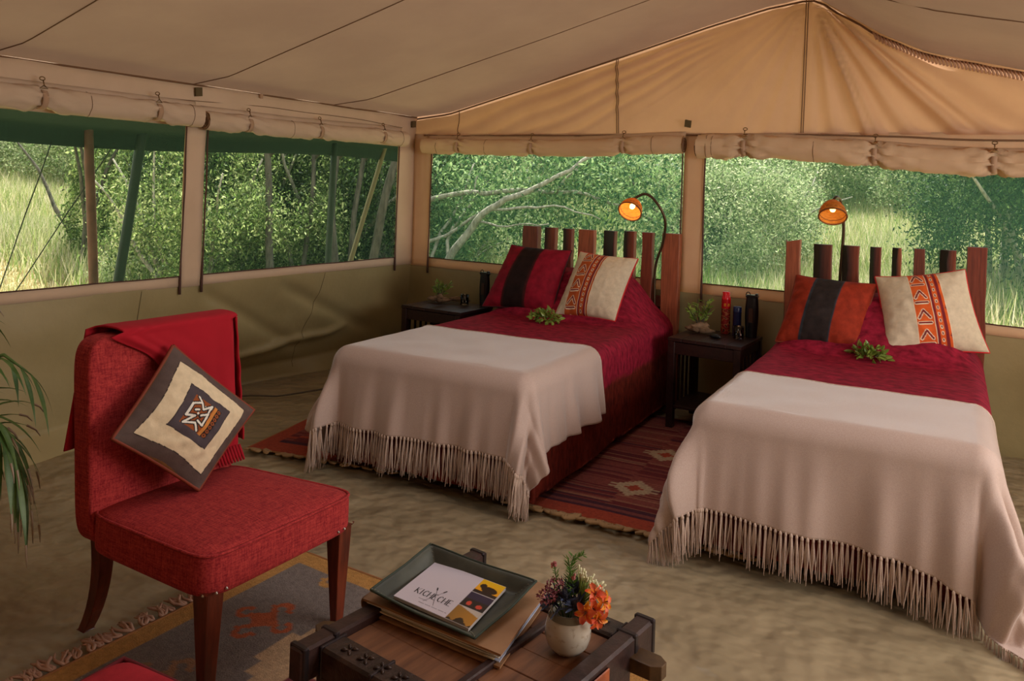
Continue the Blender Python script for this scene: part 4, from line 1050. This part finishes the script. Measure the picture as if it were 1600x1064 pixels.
# torch lanterns: black moulded case with a hanging loop
def lantern(x, y, label, h=.27):
    T = thing('torch', (x, y, NZ), label, 'torch', 'black torches on the nightstands'); mb = MB()
    mb.grid(lambda u, v: ((.040-.008*math.sin(v*PI*2)*0+.006*math.sin((1-v)*4))*math.cos(u*2*PI)*(1-.08*v), .026*math.sin(u*2*PI), h*v*.92), 20, 14); part('body', mb, blackp, T, True)
    mb = MB(); mb.cbox((0, 0, h*.925), (.075, .05, .02), .006); part('cap', mb, blackp, T)
    mb = MB(); mb.tube([(-.026+.014*math.cos(t), 0, h*.94+.022*math.sin(t)) for t in np.linspace(0, PI, 9)], .003, 6); part('loop', mb, blackp, T, True)
    mb = MB(); mb.cbox((.028, 0, h*.955), (.016, .03, .022), .004); part('knob', mb, blackp, T)
    mb = MB(); mb.cbox((.0, -.026, h*.5), (.03, .004, .09), .002); part('label_plate', mb, M('dark_amber', (54, 28, 14), rough=.3), T)
lantern(1.00, -.37, 'black torch with hanging loop on the corner nightstand by the left bed'); lantern(2.975, -.24, 'black torch with hanging loop on the nightstand between the beds, beside the blue can', .285)
GL = {'E': ['111', '1..', '111', '1..', '111'], '2': ['111', '..1', '111', '1..', '111'], 'M': ['1.1', '111', '111', '1.1', '1.1'], ' ': ['...']*5}
def can(name, x, y, r, h, body, capc, label, word=None):
    T = thing(name, (x, y, NZ), label, 'spray can'); N = 96; m = 90
    def colf(u, v):
        if word:
            # lettering band facing the camera
            a = ((u*360-(-62-38)) % 360)/76; z = (v-.80)/.085
            if 0 < a < 1 and 0 < z < 1:
                W_ = ''.join(word); k = int(a*len(W_)); fx = (a*len(W_)-k)*4; fy = int((1-z)*5)
                if fx < 3 and fy < 5 and GL[W_[k]][fy][int(fx)] == '1': return lin((214, 160, 40))
            if v > .74: return lin((180, 16, 24))
            s = nz(u*9, v*14, 2)
            return lin((120, 26, 22)) if s < .05 else lin((150, 84, 50)) if s < .3 else lin((60, 20, 24))
        return body
    mb = MB(); mb.grid(lambda u, v: (r*math.cos(u*2*PI), r*math.sin(u*2*PI), h*.82*v), N, m, colf); part('body', mb, M('can_print', (0, 0, 0), attr=True, rough=.25, metal=.1), T, True, True)
    mb = MB(); mb.lathe([(r*.99, h*.82), (r*.96, h*.87), (r*.80, h*.90), (r*.80, h*.995), (r*.72, h), (.001, h)] if word else [(r, h*.82), (r, h*.98), (r*.9, h), (.001, h)], 28); part('cap', mb, capc, T, True)
can('aerosol_can', 2.80, -.215, .030, .275, (0, 0, 0), M('red_plastic', (210, 10, 26), rough=.25), 'red aerosol can with yellow lettering on the middle nightstand', list('EE 2M'))
can('blue_can', 2.885, -.25, .027, .19, lin((16, 22, 56)), M('navy_plastic', (20, 28, 70), rough=.3), 'dark blue cylindrical can beside the red aerosol on the middle nightstand')
mb = MB(); mb.grid(lambda u, v: (.045*math.sin(PI*v)**.5*math.cos(2*PI*u), .02*math.sin(PI*v)**.5*math.sin(2*PI*u)*1.0, .013+.013*-math.cos(PI*v)), 20, 10)
mb.v = [(x*math.cos(-.4)-y*math.sin(-.4)+2.80, x*math.sin(-.4)+y*math.cos(-.4)-.44, z+NZ) for x, y, z in mb.v]
solo('black_gadget', mb, blackp, 'small black oval gadget lying on the middle nightstand', 'gadget', smooth=True)

# sprigs lying on the beds
def bedsprig(x, y, z, label, seedv, n=110, hh=.085):
    rr = random.Random(seedv); T = thing('leaf_sprig', (x, y, z), label, 'foliage', 'green leaf bunches on the beds'); ml = MB(); mb = MB()
    for k in range(7): d = Vector((rr.uniform(-1, 1), rr.uniform(-1, 1), rr.uniform(.3, 1))).normalized(); mb.tube([(0, 0, .006), d*hh*.8], .002, 5)
    for k in range(n):
        v = rv(rr, 0); p = Vector((v.x*hh*1.25, v.y*hh, v.z*hh*.75))*rr.uniform(.3, 1)+Vector((0, 0, .012)); leafquad(ml, p, v+rv(rr)*.7+Vector((0, 0, .2)), rv(rr, 0), .042*rr.uniform(.7, 1.25), .022, curl=.3)
    part('stem', mb, bark, T, True); part('leaves', ml, glossleaf, T, kind='stuff')
bedsprig(1.80, -.86, .618, 'green leaf bunch laid before the cushions on the left bed', 8)
bedsprig(3.74, -.70, .618, 'green leaf bunch laid before the cushions on the right bed', 9)

# ---------------------------------------------------------------- reading lamps
def lamp(path, sc, sdir, label, name='reading_lamp', on=1.0):
    base = Vector((path[0][0], path[0][1], 0)); T = thing(name, base, label, 'lamp', 'wicker reading lamps'); P_ = [Vector(p)-base for p in path]
    pts = []
    for i in range(len(P_)-1):
        a = P_[max(i-1, 0)]; b = P_[i]; c = P_[i+1]; d = P_[min(i+2, len(P_)-1)]
        for k in range(6):
            t = k/6; pts.append(.5*((2*b)+(c-a)*t+(2*a-5*b+4*c-d)*t*t+(3*b-a-3*c+d)*t**3))
    pts.append(P_[-1]); mb = MB(); mb.tube(pts, .010, 8); part('arm', mb, lamp_metal, T, True)
    mb = MB(); mb.lathe([(.001, .0), (.11, .0), (.11, .012), (.02, .022), (.012, .03)], 28); part('base', mb, lamp_metal, T, True)
    sd_ = Vector(sdir).normalized(); top = Vector(sc)-base; rot = sd_.to_track_quat('Z', 'Y').to_matrix()
    prof = [(.012, -.008), (.028, .004), (.050, .026), (.068, .056), (.078, .088), (.081, .115), (.078, .117)]
    mb = MB(); n = 40
    vs = []; 
    for i in range(25):
        t = i/24; z = -.008+.123*t; r = float(np.interp(z, [p[1] for p in prof[:6]], [p[0] for p in prof[:6]])); 
        for j in range(n): a = 2*PI*j/n; r2 = r*(1+.012*(1 if (i+j//1) % 2 else -1)); vs.append(rot @ Vector((r2*math.cos(a), r2*math.sin(a), z))+top)
    mb.add(vs, [(i*n+j, i*n+(j+1) % n, (i+1)*n+(j+1) % n, (i+1)*n+j) for i in range(24) for j in range(n)])
    sh = part('shade', mb, wicker, T, True, solid=.003)
    mb = MB(); mb.tube([rot @ Vector((.081*math.cos(a), .081*math.sin(a), .115))+top for a in np.linspace(0, 2*PI, 41)], .005, 6, caps=False)
    mb.tube([rot @ Vector((.077*math.cos(a), .077*math.sin(a), .088))+top for a in np.linspace(0, 2*PI, 41)], .003, 5, caps=False); part('rim', mb, M('wicker_dark', (120, 64, 24), rough=.7), sh, True)
    mb = MB(); mb.lathe([(.001, .0), (.014, .0), (.014, .03), (.001, .03)], 14); mb.v = [tuple(rot @ Vector(v)+top) for v in mb.v]; part('socket', mb, lamp_metal, sh, True)
    mb = MB(); mb.lathe([(.010, .028), (.016, .045), (.019, .058), (.014, .072), (.001, .077)], 16); mb.v = [tuple(rot @ Vector(v)+top) for v in mb.v]
    part('bulb', mb, M('bulb_%s' % ('a' if on > 1 else 'b'), (255, 214, 140), emit=((255, 205, 120), 9*on)), T, True)
    l = bpy.data.lights.new('bulb_light', 'POINT'); l.energy = .42*on; l.color = (1, .72, .38); l.shadow_soft_size = .012
    o = bpy.data.objects.new('bulb_light', l); COL.objects.link(o); o.parent = T; o.location = top+sd_*.092
lamp([(2.26, -.10, .02), (2.26, -.10, .60), (2.255, -.10, .95), (2.31, -.115, 1.14), (2.335, -.15, 1.30), (2.285, -.19, 1.42), (2.215, -.21, 1.478), (2.15, -.23, 1.455), (2.128, -.24, 1.425)], (2.140, -.235, 1.425), (.02, -.80, -.62),
     'wicker-shaded reading lamp on a curved arm behind the left bed, shade glowing bright', on=1.6)
lamp([(3.475, -.06, .02), (3.475, -.06, .60), (3.475, -.06, 1.0), (3.49, -.08, 1.30), (3.475, -.12, 1.47), (3.46, -.19, 1.505), (3.445, -.23, 1.48)], (3.445, -.23, 1.475), (.12, -.62, -.78),
     'wicker-shaded reading lamp behind the right bed, shade dim and facing forward', on=.55)

# ---------------------------------------------------------------- palm at the left edge
PM = thing('potted_palm', (1.36, -4.27, 0), 'arching green palm with dry leaf tips reaching in at the left edge', 'plant')
mb = MB(); mb.lathe([(.001, .0), (.12, .0), (.16, .28), (.17, .30), (.15, .30), (.14, .27), (.001, .26)], 24); part('pot', mb, M('terracotta', (150, 84, 56), rough=.8), PM, True)
ax = Vector((.856, .515, 0)); ay = Vector((-.515, .857, 0))
def leaflet(parent, p, d, L, W, droop, tipdry=False):
    pts = []; q = p.copy(); dd = d.normalized(); st = L/8
    for k in range(9): pts.append(q.copy()); dd = (dd+Vector((0, 0, -droop/8))).normalized(); q = q+dd*st
    vs = []; s0 = d.cross(Vector((0, 0, 1))); s0 = s0.normalized() if s0.length > .1 else ax
    for k, a in enumerate(pts):
        t = k/8; wd = W*(.25+.75*math.sin(PI*min(1, t*1.15+.05)))*(1 if t < .95 else .1)/2; vs += [a-s0*wd, a+Vector((0, 0, -wd*.5)), a+s0*wd]
    mb = MB(); mb.add(vs, [f for k in range(8) for f in ((k*3, k*3+1, k*3+4, k*3+3), (k*3+1, k*3+2, k*3+5, k*3+4))]); part('leaflet', mb, palmleaf, parent, True)
    if tipdry:
        mb = MB(); mb.tube([pts[-2], pts[-1], pts[-1]+dd*.02+Vector((.006*nz(L*50), 0, -.01))], [.004, .003, .001], 4); part('leaflet', mb, drytip, parent, True, label='dry pale leaf tip')
rr = random.Random(21)
def frond(ptsf, n, L, W, droop, spread_, dry):
    mb = MB(); P_ = [Vector(p) for p in ptsf]; mb.tube(P_, [.006]*(len(P_)-1)+[.002], 6); F_ = part('frond', mb, palmleaf, PM, True)
    for k in range(n):
        t = .35+.65*k/(n-1); i = min(int(t*(len(P_)-1)), len(P_)-2); f = t*(len(P_)-1)-i; p = P_[i].lerp(P_[i+1], f); d = (P_[i+1]-P_[i]).normalized(); s = (1 if k % 2 else -1)
        sv = d.cross(Vector((0, 0, 1))).normalized()*s
        leaflet(F_, p, d*1.0+sv*spread_+Vector((0, 0, rr.uniform(-.1, .2))), L*rr.uniform(.8, 1.15), W, droop*rr.uniform(.8, 1.2), rr.random() < dry)
def fp(a, z, b=0): return ax*a+ay*b+Vector((0, 0, z))
frond([fp(0, .28), fp(.04, .62), fp(.14, .86), fp(.27, .90), fp(.36, .84)], 14, .20, .014, 1.6, .55, .2)
frond([fp(0, .28), fp(.05, .55, -.02), fp(.15, .74, -.04), fp(.27, .72, -.05), fp(.35, .58, -.05)], 20, .26, .018, 1.7, .35, .7)
frond([fp(0, .28), fp(.05, .50, .03), fp(.14, .66, .05), fp(.24, .64, .06), fp(.31, .50, .06)], 20, .26, .018, 1.8, .35, .7)
frond([fp(0, .28), fp(-.05, .55, .1), fp(-.1, .9, .2), fp(-.15, 1.0, .35), fp(-.18, .95, .5)], 14, .25, .018, 1.2, .6, .2)

# ---------------------------------------------------------------- outside
def gh(x, y):
    d = np.maximum(0, np.maximum(-x-4.5, np.maximum(y-3.0, 0))); dd = np.sqrt(np.maximum(0, -x-4.5)**2+np.maximum(0, y-3.0)**2)
    return -.12+.085*dd+.12*np.sin(x*.7+1)*np.cos(y*.6)*np.minimum(1, dd/3)
n = 110; xs = np.linspace(-45, 42, n); ys = np.linspace(-30, 50, n); XX, YY = np.meshgrid(xs, ys, indexing='ij'); ZZ = gh(XX, YY)
V = np.stack([XX, YY, ZZ], -1).reshape(-1, 3); I = np.arange(n*n).reshape(n, n)
F = np.stack([I[:-1, :-1], I[1:, :-1], I[1:, 1:], I[:-1, 1:]], -1).reshape(-1, 4)
o = link('hillside', fast_mesh('hillside', V, F, ground_m)); o['kind'] = 'structure'
CAMXY = np.array([4.3118, -5.5216])
def grass(name, sites, nb, hr, label, seedv, cols, ww=.011):
    g = np.random.default_rng(seedv); S = np.array(sites); idx = g.integers(0, len(S), nb)
    base = S[idx, :2]+g.normal(0, 1, (nb, 2))*S[idx, 2:3]
    ok = (base[:, 0] < -1.6) | (base[:, 1] > 1.6); base = base[ok]; m = len(base); z = gh(base[:, 0], base[:, 1])
    h = g.uniform(hr[0], hr[1], m); a = g.uniform(0, 2*PI, m); w_ = ww*.55*(1+.06*np.hypot(*(base-CAMXY).T)); lean = g.normal(0, .28, (m, 2))*h[:, None]
    d = np.stack([np.cos(a), np.sin(a)], 1)*w_[:, None]
    v0 = np.c_[base-d, z-.02]; v1 = np.c_[base+d, z-.02]; v2 = np.c_[base+lean, z+h]
    V = np.stack([v0, v1, v2], 1).reshape(-1, 3); F = np.arange(3*m).reshape(-1, 3); C = np.array([lin(c) for c in cols])[g.integers(0, len(cols), m)]*g.uniform(.75, 1.2, (m, 1))
    C = np.repeat(C, 3, 0); o = link(name, fast_mesh(name, V, F, wall_leaf, C)); o['label'] = label; o['category'] = 'grass'; o['kind'] = 'stuff'
def site(px, t):
    k = (px-800)/1258; return (4.3118+t*(-.516+.856*k), -5.5216+t*(.857+.515*k))
gs = []
g0 = np.random.default_rng(3)
for k in range(340):
    px = g0.uniform(-260, 330) if k % 2 else g0.uniform(1050, 1750)
    if k % 3 == 0: px = g0.uniform(640, 1060)
    t = (11.6 if k % 2 else 9.8)+g0.uniform(0, 1)**1.4*20; x, y = site(px, t); gs.append((x, y, .35+t*.03))
grass('tall_grass', gs, 260000, (.12, .5), 'tall sunlit grass covering the slope outside the windows', 5, [(192, 190, 128), (218, 206, 164), (154, 170, 100), (230, 214, 184), (140, 156, 92)])
gs = [(*site(px, t), .5) for px in range(300, 1120, 40) for t in (9, 11, 14, 18, 23)]
grass('undergrowth', gs, 50000, (.15, .6), 'green undergrowth beneath the trees outside', 6, [(96, 128, 54), (130, 158, 70), (80, 110, 46)])
gs = [(*site(px, t), .35) for px in range(-60, 300, 18) for t in (9.3, 10.0, 10.7)]
grass('dry_straw', gs, 9000, (.02, .08), 'short dry straw on the bare strip outside the leftmost window', 7, [(206, 184, 140), (190, 168, 120)], .008)
def foliage(n, R3, size, cols, seedv, clumps=40, cr=.24, shell=.5):
    g = np.random.default_rng(seedv); c = g.normal(0, 1, (clumps, 3)); c /= np.linalg.norm(c, axis=1)[:, None]; c *= (g.uniform(shell, 1, (clumps, 1)))
    idx = g.integers(0, clumps, n); p = (c[idx]+g.normal(0, cr*.6, (n, 3)))*np.array(R3)
    p[:, 2] += R3[2]; p = p[p[:, 2] > .02]; m = len(p)
    d = g.normal(0, 1, (m, 3)); d[:, 2] -= .25; d /= np.linalg.norm(d, axis=1)[:, None]; q = g.normal(0, 1, (m, 3)); s = np.cross(d, q); s /= np.linalg.norm(s, axis=1)[:, None]
    L = size*g.uniform(.7, 1.4, (m, 1)); W = L*.2
    V = np.stack([p, p+d*L*.45+s*W, p+d*L, p+d*L*.45-s*W], 1).reshape(-1, 3); F = np.arange(4*m).reshape(-1, 4)
    tone = g.uniform(.35, 1.35, (clumps, 1))[idx[:m]]; C = np.array([lin(k) for k in cols])[g.integers(0, len(cols), m)]*tone; C = np.repeat(C, 4, 0)
    return V, F, C
G1 = [(116, 138, 70), (158, 176, 104), (82, 106, 52), (200, 206, 140)]; G2 = [(164, 180, 126), (198, 206, 156), (126, 148, 92), (222, 222, 180)]; G3 = [(48, 68, 38), (76, 98, 52), (36, 52, 32), (112, 132, 76)]
FM = []
for k, (nn, R3, sz, cc, cl) in enumerate(((24000, (1.2, 1.2, 1.25), .055, G1, 34), (24000, (1.3, 1.2, 1.15), .055, G2, 34), (24000, (1.2, 1.2, 1.3), .052, G3, 34), (9000, (.55, .55, .8), .06, G1, 30), (22000, (1.5, 1.5, 1.0), .06, G2, 60))):
    V, F, C = foliage(nn, R3, sz, cc, 40+k, cl); FM.append(fast_mesh('foliage', V, F, wall_leaf, C))
TM = []
for k in range(4):
    mb = MB(); r2 = random.Random(k+7)
    for j in range(6):
        a = r2.uniform(0, 6.28); d = Vector((math.cos(a)*.5, math.sin(a)*.5, 1)).normalized(); pts = [Vector((.05*math.cos(a), .05*math.sin(a), -.1))]
        for q in range(7): d = (d+rv(r2)*.22).normalized(); pts.append(pts[-1]+d*.34)
        mb.tube(pts, [.05*(1-.11*q) for q in range(8)], 6)
    TM.append(mesh_of(mb, 'branches', bark if k % 2 else barkpale, True))
ROWS = {}
def bush(px, t, fi, sc, label, group, dz=0, ti=None):
    x, y = site(px, t); z = float(gh(np.array(x), np.array(y)))-.05+dz
    T = thing('shrub' if sc[2] < 1.6 else 'tree', (x, y, z), label, 'shrub' if sc[2] < 1.6 else 'tree', group, random.uniform(0, 6.28))
    T.scale = sc
    if group: ROWS.setdefault(group, []).append((t, px, fi, T))
    o = link('foliage', FM[fi], T); o['kind'] = 'stuff'
    link('branches', TM[(ti if ti is not None else fi) % 4], T, None, None, (1, 1, .95))
# leftmost window: sapling, thicket and slope shrubs
bush(135, 11.5, 3, (.85, .85, 1.25), 'slender leafy sapling by the brown pole outside the leftmost window', None, .1)
bush(305, 9.9, 0, (.80, .80, .98), 'dense green bush filling the right side of the leftmost window', None)
bush(225, 10.6, 4, (.36, .36, .32), 'low bush at the foot of the green pole outside', None)
for px, t, fi, s in ((-40, 24, 4, 1.5), (40, 26, 1, 1.6), (110, 23, 4, 1.3), (180, 22, 1, 1.5), (250, 20, 0, 1.5), (-120, 22, 1, 1.6), (310, 21, 0, 1.6), (60, 31, 4, 2.2), (200, 30, 1, 2.2), (-60, 31, 1, 2.4)):
    bush(px, t, fi, (s, s, s*.95), 'pale green tree or shrub far up the slope beyond the leftmost window', 'far slope growth seen through the leftmost window')
# second window: dark thicket
for px, t, fi, s in ((340, 11.2, 2, 1.0), (405, 12.2, 2, 1.1), (462, 11.0, 0, .8), (520, 12.0, 2, 1.15), (600, 11.6, 2, 1.0), (640, 13.2, 2, 1.2), (360, 15, 2, 1.5), (470, 15.5, 2, 1.6), (580, 16, 2, 1.6), (430, 20, 0, 1.8), (540, 21, 0, 2.0)):
    bush(px, t, fi, (s, s, s*1.15), 'dark green bush of the thicket outside the left wall window nearest the corner', 'thicket beyond the second window')
# back-left window
for px, t, fi, s in ((685, 14.0, 1, 1.0), (720, 11.9, 0, .5), (805, 12.5, 4, .5), (1075, 14, 0, 1.0), (680, 20, 0, 1.6), (765, 22, 1, 1.7), (860, 26, 4, 1.9), (950, 27, 1, 1.9), (1035, 23, 1, 1.6), (850, 34, 1, 2.6), (740, 33, 1, 2.6), (960, 35, 1, 2.6), (1050, 34, 1, 2.6)):
    bush(px, t, fi, (s, s, s*1.1), 'green bush or tree of the wood behind the left bed window', 'growth beyond the window behind the left bed')
# back-right window
for px, t, fi, s in ((1120, 12.5, 1, .95), (1185, 13.5, 4, .85), (1150, 18, 1, 1.4), (1240, 22, 4, 1.5), (1310, 25, 1, 1.6), (1390, 23, 4, 1.4), (1455, 20, 1, 1.5), (1330, 31, 1, 2.2), (1450, 30, 4, 2.2), (1230, 30, 1, 2.2), (1560, 21, 2, 1.6), (1640, 19, 2, 1.7), (1100, 22, 1, 1.8)):
    bush(px, t, fi, (s, s, s*1.05), 'pale green bush on the grassy slope behind the right bed window', 'growth beyond the window behind the right bed')
bush(1560, 10.5, 2, (.95, .95, 1.15), 'dark leaning tree close outside, filling the right end of the window behind the right bed', None)
bush(1640, 10.0, 2, (.9, .9, 1.2), 'dark tree just beyond the right edge of the window behind the right bed', None)
ORD = ['leftmost', 'second from left', 'third from left', 'fourth from left', 'fifth from left', 'rightmost']
WIN = {'far slope growth seen through the leftmost window': 'leftmost window', 'thicket beyond the second window': 'second window', 'growth beyond the window behind the left bed': 'left bed window', 'growth beyond the window behind the right bed': 'right bed window'}
for gname, lst in ROWS.items():
    lst.sort(key=lambda q: q[0]); m = max(3, math.ceil(len(lst)/5)); rows = [[] for _ in range(m)]
    for i, q in enumerate(lst): rows[min(m-1, i*m//len(lst))].append(q)
    nm = ['nearest', 'middle', 'farthest'] if m == 3 else ['nearest', 'nearer', 'middle', 'farthest'][:m]
    for rn, row in zip(nm, rows):
        row.sort(key=lambda q: q[1])
        for i, (t, px, fi, T) in enumerate(row):
            o_ = 'rightmost' if i == len(row)-1 and i > 0 else ORD[i]
            T['label'] = '%s %s, %s in the %s row outside the %s' % (['fresh green', 'pale green', 'dark green', 'green', 'pale low-crowned'][fi], T['category'], o_, rn, WIN[gname])
# the branchy grey tree outside the back-left window
x0, y0 = site(655, 10.6); z0 = float(gh(np.array(x0), np.array(y0)))
TG = thing('branchy_tree', (x0, y0, z0), 'grey-barked tree with long bare branches reaching across the window behind the left bed', 'tree')
def B(px, py, t):
    k = (px-800)/1258; x, y = site(px, t); yh = 278.5-12.4+.0358*(px-800); return Vector((x, y, 1.5+(yh-py)/1258*t))-Vector((x0, y0, z0))
brs = [([B(655, 440, 10.6), B(700, 380, 10.6), B(745, 325, 10.4), B(790, 285, 10.2), B(850, 262, 10.1), B(930, 215, 10)], .085), ([B(655, 290, 10.8), B(740, 278, 10.6), B(830, 273, 10.4), B(900, 275, 10.3), B(980, 300, 10.2), B(1030, 320, 10.2)], .050),
       ([B(770, 305, 10.3), B(820, 300, 10.1), B(880, 300, 10.0), B(940, 318, 9.9)], .028), ([B(700, 380, 10.6), B(710, 330, 10.8), B(735, 290, 10.9), B(750, 240, 11)], .035), ([B(745, 325, 10.4), B(800, 330, 10.2), B(860, 325, 10.0)], .022),
       ([B(670, 420, 10.6), B(690, 340, 10.9), B(715, 300, 11), B(740, 230, 11.1)], .04), ([B(870, 275, 10.3), B(900, 240, 10.2), B(925, 200, 10.2)], .024), ([B(650, 360, 10.8), B(700, 345, 10.7), B(760, 300, 10.5), B(800, 280, 10.5)], .04), ([B(650, 480, 10.6), B(650, 400, 10.6), B(640, 250, 10.8), B(650, 150, 11)], .13)]
mb = MB(); mb.tube([Vector((-.1, 0, -.1)), Vector((0, 0, .5)), brs[0][0][0]], [.16, .14, .1], 8); part('trunk', mb, barkpale, TG, True)
for pts, r in brs:
    mb = MB(); pp = []
    for i in range(len(pts)-1):
        for q in range(4): p = pts[i].lerp(pts[i+1], q/4); pp.append(p+Vector((noise.noise(p*3), noise.noise(p*3+Vector((5, 0, 0))), noise.noise(p*3+Vector((9, 0, 0)))))*.06)
    pp.append(pts[-1]); mb.tube(pp, [r*.78*(1-.7*i/len(pp)) for i in range(len(pp))], 7); part('branch', mb, barkpale, TG, True)
# its leaves hang along the branches
g = np.random.default_rng(77); ctr = []
for pts, r in brs:
    for i in range(len(pts)-1):
        for q in range(3): ctr.append(pts[i].lerp(pts[i+1], q/3))
for (px, py, t) in ((900, 240, 9.8), (960, 235, 9.8), (1010, 250, 9.6), (1040, 300, 9.6), (1000, 310, 9.8), (960, 280, 9.8), (850, 240, 10), (780, 235, 10), (700, 240, 10), (880, 320, 10), (930, 340, 9.9), (1050, 360, 9.6), (830, 345, 10.2), (1050, 240, 9.5)): ctr += [B(px, py, t)]*4
ctr = np.array([tuple(c) for c in ctr]); nn = 15000; idx = g.integers(0, len(ctr), nn); p = ctr[idx]+g.normal(0, .19, (nn, 3))+np.array([-.516, .857, .05])*.45; d = g.normal(0, 1, (nn, 3)); d[:, 2] -= .3; d /= np.linalg.norm(d, axis=1)[:, None]; s = np.cross(d, g.normal(0, 1, (nn, 3))); s /= np.linalg.norm(s, axis=1)[:, None]; L = .075*g.uniform(.6, 1.3, (nn, 1))
V = np.stack([p, p+d*L*.45+s*L*.2, p+d*L, p+d*L*.45-s*L*.2], 1).reshape(-1, 3); C = np.repeat(np.array([lin(c) for c in [(84, 112, 66), (128, 154, 96), (58, 88, 54), (170, 190, 130)]])[g.integers(0, 4, nn)], 4, 0)
o = link('leaves', fast_mesh('leaves', V, np.arange(4*nn).reshape(-1, 4), wall_leaf, C), TG); o['kind'] = 'stuff'
# trunks in the thicket
for k, (px, t, lean, r) in enumerate(((430, 9.6, -.15, .05), (522, 9.8, .02, .055), (478, 10.2, .12, .035), (566, 9.4, .55, .06), (540, 10, .3, .04), (596, 9.9, .75, .05))):
    x, y = site(px, t); z = float(gh(np.array(x), np.array(y))); T = thing('bare_tree', (x, y, z), ['thin crooked bare trunk at the left of the thicket window', 'straight dark trunk in the middle of the thicket window', 'thin trunk between the straight trunk and the crooked one', 'thick forked trunk leaning right in the thicket', 'slim trunk leaning beside the forked one', 'strongly leaning trunk at the right end of the thicket window'][k], 'tree trunk', None)
    mb = MB(); pts = [Vector((.856*lean*h*.35+.06*nz(h, k), .515*lean*h*.35+.06*nz(h, k, 4), h-.1)) for h in np.linspace(0, 3.6, 12)]; mb.tube(pts, [r*(1-.04*i) for i in range(12)], 8); part('bark', mb, bark, T, True)
    mb = MB(); mb.tube([pts[6], pts[6]+Vector((.2, .15, .3)), pts[6]+Vector((.3, .3, .9))], [r*.6, r*.5, r*.2], 6); part('limb', mb, bark, T, True)
# flysheet edge, poles and guy ropes outside the left wall
mb = MB()
def fly(u, v):
    y = -6.0+u*7.35; zz = 1.70+.035*math.sin(u*9)+.0*v
    if v < .75: t = v/.75; return (-.02-1.18*t, y, 2.16-(2.16-zz-.12)*t)
    t = (v-.75)/.25; return (-1.2-.01*t, y, zz+.12*(1-t))
mb.grid(fly, 60, 16); solo('flysheet', mb, flysheet, 'dark green outer flysheet hanging below the blinds outside the left windows', 'flysheet', kind=None, smooth=True, solid=.004)
def pole(p0, p1, r, mat, label, cat='pole', name='tent_pole', grp=None):
    mb = MB(); a, b = Vector(p0), Vector(p1); mb.tube([a.lerp(b, t)+Vector((.006*nz(t*4, r*90), .006*nz(t*4, 5+r*90), 0)) for t in np.linspace(0, 1, 8)], r, 10); solo(name, mb, mat, label, cat, grp, smooth=True)
gpole = M('green_pole', (38, 52, 40), rough=.6)
pole((-1.2, -2.045, -.15), (-1.2, -2.202, 1.85), .032, M('rusty_pole', (112, 66, 52), (140, 88, 72), ns=8, rough=.7), 'reddish brown upright pole outside the leftmost window')
pole((-1.2, -2.03, -.12), (-1.2, -1.755, 1.98), .036, gpole, 'dark green slanting pole outside the leftmost window')
pole((-1.2, .23, -.12), (-1.2, 1.10, 2.05), .024, M('bamboo_pole', (130, 116, 80), rough=.7), 'thin pale slanting pole outside the thicket window')
pole((-1.2, .22, -.12), (-1.2, .27, 1.9), .030, gpole, 'dark green upright pole outside the thicket window')
rope = M('rope', (44, 44, 36), rough=.9)
pole((-1.2, -2.455, 1.69), (-2.35, -2.37, -.1), .0042, rope, 'thin dark guy rope from the flysheet, left of the brown pole', 'guy rope', 'guy_rope')
pole((-1.2, -2.0, 1.71), (-2.36, -2.44, -.1), .0042, rope, 'thin dark guy rope crossing behind the brown pole', 'guy rope', 'guy_rope')
